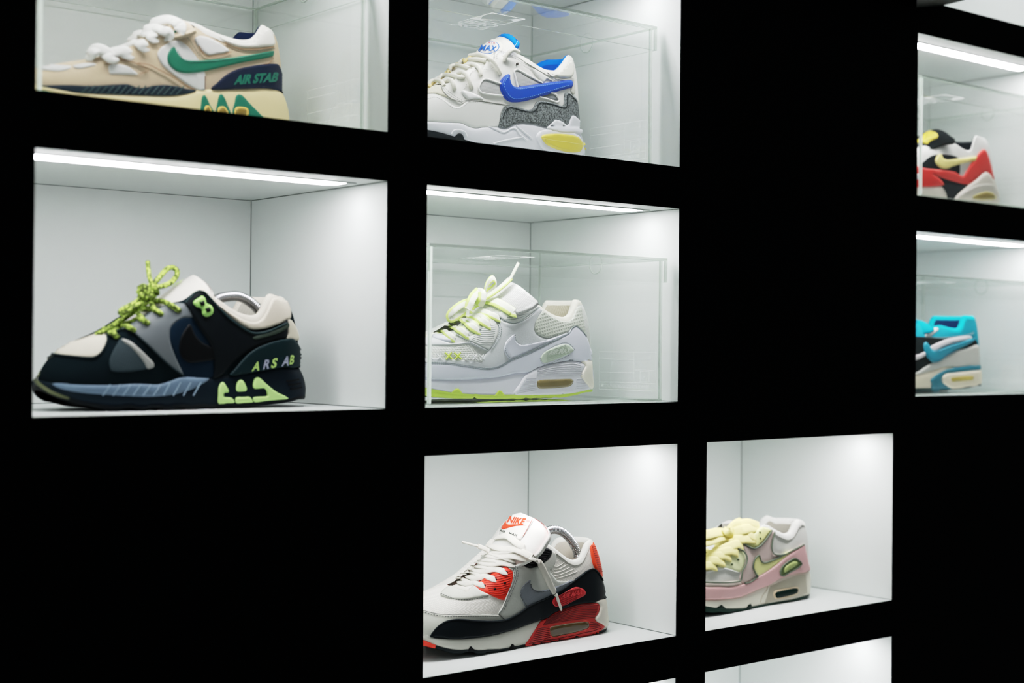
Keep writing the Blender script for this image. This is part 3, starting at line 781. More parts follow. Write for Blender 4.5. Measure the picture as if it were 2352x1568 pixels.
    for p, w in (([(515,800),(470,770),(400,740)], .0030), ([(650,750),(560,700),(480,690)], .0030), ([(740,690),(650,650),(560,640)], .0030), ([(830,625),(740,590),(600,580)], .0030), ([(920,590),(830,560),(700,520)], .0033), ([(1000,470),(900,500),(700,520)], .0033),
                 ([(345,835),(400,838),(460,850),(512,870)], .0034), ([(395,772),(480,803),(560,795),(648,822)], W), ([(455,712),(560,748),(660,735),(750,764)], W+.0003), ([(515,648),(620,688),(740,665),(848,697)], W+.0004),
                 ([(580,592),(700,622),(810,608),(914,628)], .0039), ([(645,525),(760,555),(900,545),(1025,575)], .0042), ([(690,445),(800,478),(950,490),(1112,572)], .0045), ([(760,375),(860,365),(950,430),(1022,478)], .0045), ([(735,400),(700,440),(660,500)], .0040)):
        s.lace(L, p, w, .0009, .0045, nv=(-.45,-.55,.65))
    s.lace(L, [(1105,570),(1160,612),(1215,720),(1262,820),(1302,892)], .0038, .0012, .007)
    s.lace(L, [(1300,885),(1312,905),(1358,1042)], .0017, .0009, .006)
    s.lace(L, [(590,455),(650,478),(690,500)], .003, .001, h=.002)
    s.lace(L, [(443,416),(520,437),(592,456)], .0013, .0009, h=(-.004,.002))
    L.build('laces', mat((214,212,202), .8, 'lace', .2, .5), s.root)
    return s
def spring(label, s, pts, h, r, loc):
    root = thing('shoe_tree', label, 'shoe tree', loc)
    P = cr([s.P(p[0], p[1], h) for p in pts], n=12)
    d = np.r_[0, np.cumsum(np.linalg.norm(np.diff(P, axis=0), axis=1))]
    T = d[-1]; pitch = .0021; n = int(T/pitch*12)
    t = np.linspace(0, T, n); C = np.array([np.interp(t, d, P[:, k]) for k in range(3)]).T
    tg = np.gradient(C, axis=0); tg /= np.linalg.norm(tg, axis=1)[:, None]
    a = np.cross(tg, [0, 1, 0]); a /= np.linalg.norm(a, axis=1)[:, None]; b = np.cross(tg, a)
    ph = 2*math.pi*t/pitch
    H = C+(a*np.cos(ph)[:, None]+b*np.sin(ph)[:, None])*r
    m = MB(); m.tube(H, .00115, 6, nv=(0, 1, 0)); m.build('spring', mat((205,206,210), .22, None, .5, metal=1), root)
    m = MB(); m.tube(C, r*.75, 8); m.build('spring_core', mat((60,62,62), .5, metal=1), root)
# ================================================================== D: all white with lime edges
def shoe_D():
    s = Shoe('sneaker', 'all-white sneaker with lime-edged white laces and lime sole', .112, 960, 560, 4, -.2268+.0036, 'sneakers on display', .58)
    wl = leather((224,227,238)); ws = suede((216,220,222)); wm = fabric((222,226,220)); lime = rubber((186,214,84)); wmid = rubber((226,227,236))
    D = dict(sil_bot=(1602,1315), sil_fea=(1588,1080), sil_top=(1497,590), x0='.303',
        bot=[(-100,1385),(70,1395),(200,1412),(330,1420),(520,1420),(532,1402),(555,1422),(700,1426),(710,1407),(725,1424),(855,1424),(870,1408),(900,1426),(970,1424),(985,1408),(1060,1424),(1070,1407),(1145,1422),(1155,1405),(1230,1419),(1240,1405),(1310,1413),(1370,1403),(1450,1390),(1540,1362)],
        mid=[(-100,1300),(70,1320),(200,1345),(320,1365),(500,1380),(700,1385),(880,1383),(1100,1388),(1300,1382),(1450,1365),(1550,1345)],
        fea=[(-100,1240),(70,1247),(250,1252),(450,1247),(600,1238),(750,1222),(880,1190),(1010,1180),(1100,1135),(1200,1105),(1300,1085),(1380,1074),(1460,1078),(1530,1080)],
        throat=(150,850), top=[(180,830),(300,800),(420,750),(540,695),(640,645),(740,600),(860,560),(930,530),(1000,520),(1060,542),(1120,585),(1200,645),(1290,692),(1350,703),(1400,680),(1440,610),(1465,542),(1498,545)],
        t_w0=.5, tongue=[(160,880,0),(330,805,0),(480,665,.004),(620,540,.008),(730,440,.010),(800,380,.012),(845,350,.012)], t_hw=.043, t_dr=.022, t_th=.010, tW=[.012,.018,.025,.033,.035,.033,.028],
        m_out=lime, m_mid=wmid, m_up=wm, m_col=suede((214,214,200)), m_lin=fabric((198,194,172)), m_ton=fabric((232,233,232)), bulge=.002, heelb=.006, cr=.005)
    s.build_body(D)
    mud = [(-60,1110),(60,1102),(250,1100),(450,1125),(600,1145),(720,1130),(850,1060),(1000,1000),(1150,930),(1300,860),(1375,820),(1400,780),(1440,760),(1480,790),(1530,850),(1565,950),(1590,1060),(1530,1082),(1460,1080),(1380,1074),(1300,1085),(1200,1105),(1100,1135),(1010,1180),(880,1190),(750,1222),(600,1238),(450,1247),(250,1252),(60,1247),(-60,1240)]
    s.panel('quarter_overlay', [(-60,1060),(60,1062),(100,1045),(300,1062),(500,1077),(588,1088),(600,1040),(640,985),(700,900),(735,820),(735,750),(735,690),(790,720),(870,732),(950,700),(1050,635),(1105,582),(1150,602),(1112,660),(1078,720),(1065,790),(1090,830),(1150,862),(1200,868),(1370,820),(1300,875),(1150,945),(1000,1015),(850,1080),(720,1145),(600,1160),(450,1140),(250,1115),(60,1115),(-60,1120)], ws, 1)
    s.panel('lace_panel', [(345,838),(400,850),(465,860),(560,800),(640,700),(700,690),(728,760),(728,830),(692,910),(640,972),(540,930),(450,885)], rubber((216,220,216)), 2)
    s.lines('lace_panel_ribs', s.hatch([(560,775),(640,760),(715,745)], [(480,895),(570,925),(670,925)], 10), rubber((184,190,188)), .0004, 2)
    s.panel('eyelet_tab', [(742,640),(860,575),(930,535),(1000,517),(1060,540),(1105,580),(1040,632),(960,692),(880,725),(800,708),(750,670)], rubber((220,224,220)), 2)
    s.lines('eyelet_ribs', s.hatch([(870,580),(980,535),(1070,550)], [(800,700),(890,690),(980,660)], 7), rubber((160,170,166)), .0004, 2)
    s.panel('toe_overlay', [(60,870),(150,870),(300,920),(470,905),(560,940),(640,985),(520,940),(460,915),(300,932),(150,935),(60,930)], ws, 2)
    s.panel('lace_stay', [(130,860),(160,840),(230,850),(300,885),(340,890),(300,900),(200,890)], wl, 3)
    s.panel('swoosh', [(878,832),(885,890),(930,925),(1020,915),(1180,880),(1365,820),(1200,905),(1050,965),(900,1035),(835,1058),(790,1000),(785,950),(810,890)], wl, 3, label='smooth white leather check mark')
    s.panel('mudguard', mud, wl, 4)
    s.panel('rear_mesh', [(1112,650),(1150,605),(1200,650),(1290,698),(1350,710),(1410,690),(1450,590),(1490,580),(1512,700),(1535,850),(1485,790),(1440,762),(1395,785),(1370,815),(1200,862),(1140,850),(1088,825),(1066,780),(1080,705)], mat((200,206,194), .5, 'grid', .4, .6), 2, label='coarse glossy mesh behind the ankle')
    s.panel('side_badge', [(1110,1040),(1150,990),(1250,940),(1330,918),(1372,930),(1412,975),(1372,1007),(1250,1060),(1160,1090),(1122,1082)], rubber((200,213,196)), 6, .0006, label='pale green ribbed side badge')
    s.lines('badge_ribs', s.hatch([(1160,990),(1330,930)], [(1160,1080),(1370,1000)], 7), rubber((168,184,166)), .00035, 6, th=.0006)
    s.text('badge_lettering', 'AIR MAX', (1172,1020), (205,-22), (12,-46), rubber((222,230,220)), lvl=6, bold=.03)
    s.panel('heel_unit', [(1000,1190),(1100,1140),(1200,1109),(1300,1090),(1385,1077),(1450,1082),(1530,1120),(1492,1210),(1560,1300),(1580,1330),(1450,1365),(1300,1382),(1100,1386),(885,1382),(930,1290)], rubber((224,225,232)), 1, .0012, parent=s.midsole)
    s.lines('heel_unit_ribs', s.hatch([(1090,1150),(1250,1105),(1400,1085),(1480,1098)], [(1080,1215),(1250,1200),(1400,1200),(1500,1195)], 7)+s.hatch([(985,1240),(1075,1235)], [(905,1370),(1080,1340)], 7)+s.hatch([(1450,1240),(1500,1240)], [(1440,1330),(1550,1320)], 5), rubber((192,194,200)), .0005, 1, parent=s.midsole, th=.0013)
    s.panel('air_window', [(1085,1270),(1100,1250),(1250,1243),(1392,1240),(1418,1258),(1402,1292),(1370,1310),(1250,1324),(1110,1328),(1088,1310)], mat((118,106,68), .15, None, .5, var=.45, scale=.6, coat=.3), 3, .0014, parent=s.midsole, label='smoky amber air window')
    s.panel('heel_clip', [(1498,1082),(1518,1055),(1565,1048),(1590,1080),(1595,1200),(1605,1300),(1585,1330),(1540,1285),(1492,1210),(1530,1125)], rubber((238,234,220)), 2, .0014, parent=s.midsole)
    for q in ([(300,1372),(345,1330),(370,1328),(420,1384)], [(700,1395),(742,1345),(765,1350),(800,1392)]):
        s.panel('flex_notch', q, lime, 1, .0006, parent=s.midsole, smooth=False)
    seam = rubber((128,140,140)); 
    s.lines('seam', [[(-60,1108),(60,1100),(250,1098),(450,1123),(600,1143),(720,1128),(850,1058),(1000,998),(1150,928),(1300,858),(1375,818),(1400,778),(1440,758),(1480,788),(1530,848)], [(745,690),(800,718),(880,732),(960,700),(1050,635),(1105,582)]], seam, .0004, 4)
    s.lines('stitching', [[(60,1112),(250,1110),(450,1135),(600,1155),(720,1140),(850,1072),(1000,1012),(1150,942),(1300,872)], [(60,1096),(250,1094),(450,1118),(600,1138),(720,1122),(850,1052),(1000,992),(1150,922),(1290,852)]], seam, .00032, 4, dash=(.0016,.001))
    s.lines('stitching', [[(878,835),(885,890),(930,925),(1020,915),(1180,880)], [(868,840),(815,885),(788,950),(792,1000),(830,1050)], [(1118,1030),(1155,985),(1250,930),(1330,908),(1378,920),(1425,972)], [(1105,1048),(1118,1092),(1160,1104),(1260,1072),(1380,1015)]], seam, .00032, 4, dash=(.0016,.001))
    s.lines('stitching', [[(700,700),(735,760),(735,830),(700,905),(650,970)], [(720,690),(752,760),(752,835),(715,910),(660,985)], [(350,838),(460,905),(560,945),(640,975)]], seam, .0003, 2, dash=(.0016,.001))
    mm = mat((236,238,234), .5, None, .4)
    s.lines('toe_mesh_netting', s.hatch([(60,935),(300,935),(470,915)], [(60,1050),(300,1062),(580,1080)], 9), mm, .0004, 0, th=.0003)
    s.lines('toe_mesh_netting', [[(x,930-(x>350)*12),(x+110,1062+(x>300)*14)] for x in range(60,500,26)], mm, .0004, 0, th=.0003)
    X1 = MB()
    for cx, col in ((270,1),(355,1),(120,0),(190,0),(440,0),(510,0),(575,0)):
        pass
    s.lines('cross_stitch', [[(cx-30,1003),(cx+35,1060)] for cx in (272,355)]+[[(cx+28,1003),(cx-20,1062)] for cx in (272,355)], rubber((206,232,96)), .0009, 2, label='lime cross stitches on the toe')
    s.lines('cross_stitch', [[(cx-22,1020),(cx+25,1065)] for cx in (110,190,440,510,575)]+[[(cx+20,1020),(cx-15,1065)] for cx in (110,190,440,510,575)], rubber((236,238,238)), .0008, 2)
    for q in ((555,878),(646,836),(455,845),(568,800),(664,752),(745,690),(978,564),(956,636),(890,634),(330,880)):
        s.panel('eyelet', [(q[0]-12,q[1]),(q[0],q[1]-13),(q[0]+12,q[1]),(q[0],q[1]+13)], rubber((50,70,60)), 3, .0004)
    L = MB(); E1 = 1
    for p, w in (([(430,800),(370,770),(270,780)], .0035), ([(335,720),(300,700),(380,660)], .003), ([(560,770),(480,700),(400,690)], .0038), ([(660,720),(590,660),(520,620)], .004),
                 ([(82,862),(110,845),(180,820)], .003), ([(165,800),(230,795),(290,840),(332,878)], .0042), ([(255,740),(330,765),(400,800),(460,850)], .0045), ([(330,695),(410,695),(480,750),(562,808)], .0048),
                 ([(390,640),(500,660),(600,715),(660,758)], .005), ([(480,620),(590,625),(680,655),(746,692)], .0045), ([(585,515),(700,530),(800,580),(888,638)], .0062)):
        s.lace(L, p, w, .0011, .004, edge=E1)
    s.lace(L, [(560,535),(450,535),(350,590),(290,655),(300,692),(370,655),(450,600),(545,545)], .0042, .0011, h=(.012,.022,.028,.026,.02,.014), edge=E1, nv=(-.2,-.9,.3))
    s.lace(L, [(570,470),(610,440),(640,365),(685,318),(712,355),(690,400),(640,445),(590,490)], .0040, .0010, h=(.012,.016,.016,.01,.008,.01), edge=E1, nv=(.5,-.8,.2))
    s.lace(L, [(585,520),(700,445),(790,375),(850,318)], .0042, .0010, h=(.014,.02,.026,.028), edge=E1, nv=(-.7,-.3,.8))
    s.lace(L, [(848,322),(880,260),(925,172)], .0018, .0012, h=(.028,.03), mi=0)
    s.lace(L, [(560,430),(510,480),(480,540),(455,600)], .0050, .0011, h=(.012,.022,.026,.026), edge=E1, nv=(-.3,-.9,.2))
    s.lace(L, [(462,600),(455,665)], .0018, .0010, h=(.026,.026))
    s.lace(L, [(545,440),(590,450),(585,520),(560,565)], .0052, .0016, h=(.012,.020,.022,.018), edge=E1, nv=(-.2,-.95,.2))
    L.build('laces', [mat((240,243,228), .7, 'lace', .2, .4), mat((216,238,140), .7, None, .2)], s.root)
    return s
# ================================================================== B: white with blue check mark
def shoe_B():
    s = Shoe('sneaker', 'white sneaker with royal blue check mark, grey heel suede and yellow air bubble', .138, 960, 0, 4, .0490+.0036, 'sneakers on display', .60, w=.98)
    wl = leather((232,232,226)); cream = fabric((226,222,202)); blue = leather((0,70,182)); gmesh = fabric((188,190,188)); wmid = rubber((222,224,230))
    D = dict(sil_bot=(1525,1360), sil_fea=(1480,1150), sil_top=(1418,640), top_hw=.028, x0='.304', sunk=True,
        bot=[(-80,1230),(80,1290),(300,1400),(600,1500),(1500,1700)],
        mid=[(-80,1150),(80,1190),(200,1215),(340,1255),(450,1288),(600,1330),(800,1395),(1000,1430),(1300,1500),(1500,1530)],
        fea=[(-80,1115),(80,1115),(250,1122),(400,1128),(450,1150),(520,1175),(600,1165),(700,1155),(800,1172),(900,1132),(960,1124),(1060,1130),(1200,1165),(1300,1165),(1400,1170),(1440,1170)],
        throat=(90,840), top=[(150,845),(210,795),(300,775),(400,735),(440,700),(500,640),(560,600),(640,590),(690,545),(710,500),(740,470),(800,465),(880,490),(960,535),(1060,595),(1140,645),(1200,672),(1270,680),(1320,640),(1360,590),(1395,550),(1418,540)],
        tongue=[(165,775,0),(345,655,.002),(480,555,.004),(592,462,.006),(684,388,.008),(745,342,.009),(788,312,.009)], t_hw=.032, t_dr=.011, t_th=.010, t_w0=.9, t_round=.6, tW=[.012,.018,.025,.033,.035,.033,.028],
        m_out=rubber((20,28,34)), m_mid=wmid, m_up=wl, m_col=suede((0,104,214)), m_colo=leather((228,228,220)), m_lin=suede((10,80,180)), m_ton=leather((228,228,220)), m_tonb=suede((10,110,215)), bulge=.004, heelb=.004, cr=.006, k=(.5,.5,.05))
    s.build_body(D)
    s.panel('toe_overlay', [(-60,930),(80,905),(150,880),(220,905),(300,960),(350,985),(400,970),(450,925),(560,930),(700,950),(830,968),(790,985),(760,1040),(748,1100),(735,1158),(600,1167),(520,1175),(450,1150),(400,1128),(250,1122),(80,1115),(-60,1115)], leather((228,229,224)), 1)
    s.panel('toe_mesh', [(60,850),(110,810),(165,775),(215,800),(235,850),(290,895),(360,930),(260,895),(160,860),(85,860)], cream, 1, .0005, label='cream mesh at the front of the laces')
    for nm, q in (('mesh_window', [(560,800),(575,765),(595,738),(640,735),(742,765),(752,820),(772,862),(750,875),(650,862),(575,845)]), ('mesh_window', [(885,652),(920,655),(1000,702),(1130,768),(1050,790),(960,802),(920,790),(895,715)])):
        s.panel(nm, q, gmesh, 1, .0004)
    s.panel('mesh_window', [(1120,878),(1210,855),(1250,870),(1282,915),(1265,922),(1190,905)], fabric((140,146,148)), 1, .0004)
    ring = leather((240,240,236))
    s.lines('window_piping', [[(752,770),(640,732),(600,730),(572,760),(552,810),(575,850),(650,868),(770,880)], [(910,800),(890,715),(878,655),(905,640),(940,655),(1010,695),(1140,765)], [(1110,890),(1190,912),(1272,940),(1290,920),(1260,868),(1215,852)]], ring, .0011, 1)
    s.panel('molded_tab', [(1040,630),(1080,640),(1150,680),(1230,745),(1180,730),(1150,760),(1100,720)], leather((218,220,216)), 1, .0012)
    s.panel('molded_tab', [(395,840),(450,842),(560,885),(595,915),(510,905),(460,915)], leather((240,240,238)), 2, .0010)
    s.panel('heel_suede', [(735,1160),(748,1100),(760,1040),(790,988),(830,970),(900,985),(1000,1008),(1050,996),(1090,932),(1150,930),(1240,947),(1310,972),(1335,960),(1342,870),(1360,848),(1420,880),(1455,922),(1465,1010),(1475,1130),(1440,1175),(1300,1175),(1200,1170),(1060,1135),(960,1126),(900,1132),(800,1176)], mat((112,118,118), .95, 'heather', .1, .3), 2, .0012, label='heathered grey suede around the heel')
    s.lines('stitching', [[(765,1090),(780,1045),(800,1005),(840,990),(900,1003),(1000,1030),(1065,1018),(1105,950),(1155,948),(1240,965),(1320,992),(1355,980),(1360,890),(1380,868),(1440,930)]], rubber((50,56,58)), .0008, 2, th=.0012)
    s.panel('heel_fin', [(1180,1185),(1225,1125),(1258,1102),(1312,1120),(1362,1152),(1385,1100),(1405,1064),(1432,1072),(1470,1112),(1500,1220),(1480,1230),(1300,1220)], wmid, 4, .001, parent=s.midsole)
    s.panel('air_frame', [(1088,1270),(1098,1225),(1140,1198),(1220,1192),(1380,1200),(1450,1228),(1500,1290),(1518,1360),(1515,1420),(1400,1430),(1300,1420),(1150,1370)], rubber((232,233,238)), 1, .0022, parent=s.midsole, label='raised white frame around the air bubble')
    s.panel('air_bubble', [(1118,1262),(1140,1240),(1250,1231),(1380,1240),(1450,1262),(1488,1310),(1494,1350),(1472,1392),(1420,1402),(1340,1395),(1250,1370),(1160,1325)], mat((222,206,92), .15, None, .5, var=.15, scale=.5, coat=.4), 4, .003, parent=s.midsole, label='glossy yellow air bubble')
    s.lines('bubble_seam', [[(1122,1272),(1200,1290),(1350,1310),(1490,1335)]], mat((236,226,140),.3), .0004, 4, parent=s.midsole, th=.003)
    s.panel('heel_bubble', [(1518,1310),(1530,1330),(1532,1355),(1520,1375),(1510,1340)], mat((224,206,74), .15, None, .6), 3, .002, parent=s.midsole)
    s.lines('midsole_ridge', [[(310,1230),(330,1200),(380,1195),(430,1215),(450,1255)], [(640,1160),(720,1190),(790,1215),(860,1180),(900,1185),(930,1230),(1000,1290)], [(900,1150),(960,1200),(1050,1275)], [(690,1320),(800,1290),(960,1260)]], rubber((236,237,242)), .0011, 0, parent=s.midsole, th=0)
    s.panel('flex_notch', [(338,1262),(360,1232),(385,1225),(408,1240),(420,1290),(380,1290)], rubber((22,30,34)), 1, .0006, parent=s.midsole)
    s.panel('swoosh_backing', [(820,682),(838,690),(840,735),(862,785),(900,800),(1050,780),(1200,758),(1390,738),(1412,752),(1418,780),(1400,806),(1300,833),(1150,880),(1050,910),(950,935),(880,940),(825,928),(780,885),(755,835),(748,780),(760,735),(790,700)], leather((8,62,170)), 2, .0008)
    s.panel('swoosh', [(820,690),(830,730),(850,780),(890,806),(950,806),(1050,790),(1200,768),(1380,747),(1405,752),(1410,775),(1392,798),(1300,823),(1150,868),(1050,898),(950,922),(880,930),(832,918),(792,878),(768,830),(758,780),(772,740),(795,708)], blue, 4, .0010, label='royal blue check mark with stitched edge')
    s.lines('stitching', [[(812,712),(785,745),(775,785),(788,832),(815,872),(845,900),(885,912),(950,904),(1050,882),(1150,852),(1290,810),(1385,782)], [(828,735),(845,782),(885,815),(950,818),(1050,803),(1200,780),(1370,757)]], rubber((120,170,235)), .0004, 4, dash=(.0018,.0016), th=.0010)
    seam = rubber((150,152,146))
    s.lines('stitching', [[(700,540),(700,490),(730,475),(790,485),(880,520),(970,570),(1060,620),(1160,690),(1290,755)], [(720,545),(722,505),(745,490),(800,500),(880,535),(970,585),(1060,636),(1150,700),(1260,760)], [(90,915),(160,900),(230,930),(300,985),(360,1000),(420,975),(460,940),(560,945),(700,962),(820,978)], [(225,800),(260,855),(330,905),(400,935)], [(240,795),(275,842),(340,890),(410,930)], [(440,780),(430,810),(400,840)], [(470,720),(490,670),(560,645),(640,640),(690,620)]], seam, .0003, 1, dash=(.0015,.0011))
    s.lines('seam', [[(395,940),(430,925),(560,928),(700,948),(830,966)], [(215,800),(235,850),(300,910),(400,942)], [(690,600),(690,560),(700,500),(730,465)], [(1150,640),(1220,700),(1300,755)]], seam, .0005, 1)
    s.panel('collar_pad', [(1230,680),(1270,672),(1310,625),(1352,570),(1385,540),(1412,570),(1425,625),(1418,690),(1370,715),(1300,712)], suede((222,222,210)), 1, .0025, label='cream padded heel collar')
    s.panel('heel_patch', [(1260,722),(1330,722),(1418,700),(1432,760),(1440,850),(1418,870),(1400,830),(1414,780),(1405,745),(1330,740)], fabric((214,214,204)), 1, .0006)
    s.panel('tongue_lining_edge', [(738,318),(770,306),(830,306),(900,338),(948,405),(972,520),(915,505),(895,435),(848,375),(785,340),(720,330)], suede((10,112,214)), 1, .0012, 'tongue', parent=s.tong, label='blue edge of the tongue lining')
    # tongue patch
    c = (655,452); a = math.radians(-12)
    el = lambda rx, ry, n=22: [(c[0]+rx*math.cos(t)*math.cos(a)-ry*math.sin(t)*math.sin(a), c[1]+rx*math.cos(t)*math.sin(a)+ry*math.sin(t)*math.cos(a)) for t in np.linspace(0, 2*math.pi, n, endpoint=False)]
    s.panel('tongue_patch_rim', el(128,82), rubber((232,230,218)), 1, .0016, 'tongue', parent=s.tong)
    s.panel('tongue_patch_ring', el(100,58), leather((10,92,190)), 3, .0008, 'tongue', parent=s.tong, step=4)
    s.panel('tongue_patch', el(90,50), leather((232,232,230)), 4, .0006, 'tongue', parent=s.tong, step=4)
    s.text('patch_lettering', 'MAX', (575,490), (150,8), (12,-52), leather((10,84,180)), 'tongue', 5, bold=.015, shear=.3, parent=s.tong, label='blue letters on the tongue patch')
    s.text('patch_small_lettering', 'AIR', (654,427), (66,2), (2,-16), leather((190,30,40)), 'tongue', 5, bold=.02, shear=.1, parent=s.tong, space=1.5, label='small red letters on the tongue patch')
    for q in ((910,588),(578,688),(755,680),(497,812),(338,822),(800,556)):
        s.panel('eyelet', [(q[0]-11,q[1]),(q[0],q[1]-12),(q[0]+11,q[1]),(q[0],q[1]+12)], rubber((60,54,46)), 2, .0004)
    s.lines('far_eyestay', [[(95,810),(160,760),(220,720),(290,650),(350,600),(400,590),(430,520),(450,480)]], leather((220,200,140)), .0022, 1, 'all')
    L = MB(); R = .0024
    for p in ([(100,790),(115,750),(165,738),(215,750),(240,790)], [(190,725),(225,692),(300,688),(380,708),(420,712)], [(295,650),(300,612),(345,598),(410,608),(480,628)], [(380,585),(410,556),(470,545),(550,545),(640,560)],
              [(475,510),(560,500),(640,525),(700,572),(735,630),(755,678)], [(435,610),(490,588),(540,605),(570,645),(578,690)], [(370,672),(420,665),(455,705),(478,760),(495,808)], [(245,752),(290,732),(320,755),(338,820)],
              [(795,555),(815,505),(850,468),(890,460),(925,480)]):
        s.lace(L, p, R, lift=.005, rnd=True)
    L.build('laces', mat((232,230,218), .75, 'lace', .2, .5), s.root)
    return s
# ================================================================== A: beige / white / green / navy
def shoe_A():
    s = Shoe('sneaker', 'beige and white sneaker with green check mark, navy heel and yellowed sole', .135, 80, 0, 4, .0490+.0036, 'sneakers on display', .18, w=.98)
    tan = suede((206,188,162)); wh = fabric((232,232,230)); grn = leather((18,118,92)); navy = rubber((20,32,58)); yel = rubber((238,220,172))
    D = dict(sil_bot=(2332,1075), sil_fea=(2275,850), sil_top=(2190,400), x0='.301', sunk=True, top_hw=.027,
        bot=[(-60,870),(40,900),(150,940),(400,1060),(2300,1300)],
        mid=[(-60,850),(60,870),(120,890),(300,960),(700,1060),(1200,1080),(1600,1110),(2000,1130),(2250,1150)],
        fea=[(-60,760),(60,785),(200,815),(400,850),(600,864),(900,872),(1200,880),(1380,862),(1480,826),(1600,820),(1800,818),(2000,814),(2110,810),(2230,825)],
        throat=(470,590), top=[(500,590),(620,560),(760,520),(900,460),(1050,390),(1160,320),(1230,262),(1300,218),(1380,205),(1470,235),(1600,305),(1750,365),(1880,400),(1980,400),(2040,360),(2090,290),(2120,268),(2180,300)],
        tongue=[(560,570,0),(760,470,.003),(950,360,.006),(1130,260,.008),(1270,205,.008),(1330,185,.008)], t_hw=.034, t_dr=.012, t_w0=.6,
        m_out=rubber((22,118,96)), m_mid=yel, m_up=tan, m_col=suede((16,28,58)), m_colo=suede((230,228,220)), m_lin=suede((14,26,54)), m_ton=suede((206,190,166)), m_tonb=suede((18,30,60)), bulge=.003, heelb=.003, cr=.006, k=(.45,.5,.05))
    s.build_body(D)
    s.panel('toe_mesh', [(60,595),(200,602),(330,612),(300,640),(220,655),(140,650),(60,640)], wh, 1, .0005)
    s.panel('vamp_mesh', [(350,612),(440,588),(540,585),(560,600),(500,615),(400,632)], wh, 1, .0005)
    s.panel('mesh_window', [(678,610),(700,592),(770,592),(860,618),(925,665),(940,685),(860,684),(760,680),(690,676)], wh, 1, .0005)
    s.panel('side_mesh', [(1128,490),(1160,440),(1250,382),(1320,372),(1380,410),(1440,470),(1500,550),(1545,640),(1565,700),(1562,822),(1470,815),(1380,762),(1280,690),(1190,615),(1140,550)], wh, 1, .0005)
    s.panel('mesh_window', [(1468,365),(1500,335),(1570,340),(1680,390),(1780,465),(1745,485),(1660,497),(1590,503),(1520,450)], wh, 1, .0005)
    s.panel('collar_pad', [(1690,340),(1780,380),(1880,405),(1965,408),(2012,400),(2015,375),(1990,330),(1990,290),(2010,268),(2060,258),(2130,262),(2180,330),(2192,415),(2100,432),(1960,440),(1860,432),(1770,400)], suede((232,230,222)), 1, .0022, label='white padded heel collar')
    s.panel('swoosh', [(1270,432),(1300,480),(1340,530),(1400,556),(1550,556),(1800,532),(2000,502),(2183,470),(2188,490),(2172,522),(1900,576),(1700,622),(1500,666),(1400,673),(1310,660),(1240,610),(1212,550),(1225,480)], grn, 2, .001, label='green check mark stitched along its edges')
    s.panel('heel_counter', [(1625,822),(1680,755),(1760,685),(1860,635),(2000,605),(2120,590),(2215,590),(2242,620),(2270,720),(2285,850),(2230,828),(2110,810),(1900,816)], navy, 2, .0012, label='navy rubber heel counter')
    s.text('heel_lettering', 'AIR STAB', (1812,783), (392,-28), (18,-90), rubber((24,118,96)), lvl=3, bold=.05, shear=.15, label='green block letters on the heel')
    s.panel('eyelet_tab', [(1262,300),(1300,282),(1352,262),(1380,272),(1445,290),(1425,328),(1388,328),(1345,302)], grn, 2, .0005)
    s.panel('eyelet', [(1380,300),(1392,292),(1406,300),(1392,310)], rubber((200,196,180)), 4, .0004)
    s.panel('side_band', [(60,790),(150,785),(300,782),(480,790),(620,785),(720,778),(850,775),(920,800),(1000,805),(1100,785),(1200,782),(1300,795),(1400,820),(1480,832),(1400,862),(1250,880),(1000,876),(700,866),(400,852),(200,820)], rubber((24,40,54)), 1, .0014, label='dark ribbed band along the forefoot')
    s.lines('band_ribs', [[(x,862+(x>600)*6),(x+70,790+(x>1150)*4)] for x in range(420,1330,58)], rubber((56,84,84)), .0006, 1, th=.0014)
    for q in ([(1530,1045),(1528,940),(1540,882),(1556,874),(1572,890),(1605,960),(1645,1050)], [(1672,1045),(1680,930),(1695,875),(1712,866),(1732,885),(1765,960),(1795,1060)], [(1832,1060),(1838,930),(1850,880),(1876,868),(1910,885),(1990,970),(2060,1040),(2100,1095)]):
        s.panel('sole_wedge', q, rubber((22,122,98)), 1, .0006, parent=s.midsole)
    for q in ([(1555,1030),(1558,980),(1580,970),(1600,978),(1622,1040)], [(1680,1050),(1684,986),(1740,984),(1772,1050)], [(1838,1060),(1842,988),(1925,986),(1958,1010),(1950,1062)]):
        s.panel('window_rim', q, rubber((226,190,96)), 2, .0008, parent=s.midsole)
    for q in ([(1566,1030),(1568,995),(1590,985),(1606,1035)], [(1690,1050),(1694,1000),(1735,998),(1752,1048)], [(1846,1058),(1850,1003),(1920,1000),(1935,1022),(1925,1058)]):
        s.panel('air_window', q, mat((140,118,54), .2, None, .6, var=.3), 3, .0008, parent=s.midsole)
    s.panel('toe_tread', [(20,835),(100,832),(170,855),(265,908),(200,930),(20,900)], rubber((30,116,94)), 1, .0006, parent=s.midsole)
    seam = rubber((160,128,100))
    s.lines('seam', [[(940,580),(1050,600),(1150,650),(1280,720),(1380,790),(1460,820)], [(640,600),(760,560),(880,570),(1000,620),(1040,650),(960,680)], [(1500,420),(1530,480),(1570,520),(1640,525),(1740,505),(1800,480)], [(1562,700),(1562,822)], [(1740,395),(1860,450),(1980,462),(2100,450),(2185,435)], [(2185,540),(2140,585),(2100,590)]], seam, .0005, 1)
    s.lines('stitching', [[(1300,470),(1345,545),(1410,572),(1550,570),(1800,546),(2000,516),(2175,484)], [(1300,250),(1420,390),(1500,520)], [(1760,410),(1870,465),(1990,476),(2190,450)]], rubber((20,70,64)), .0003, 3, dash=(.0018,.001))
    L = MB(); W = .0058; T = .0022
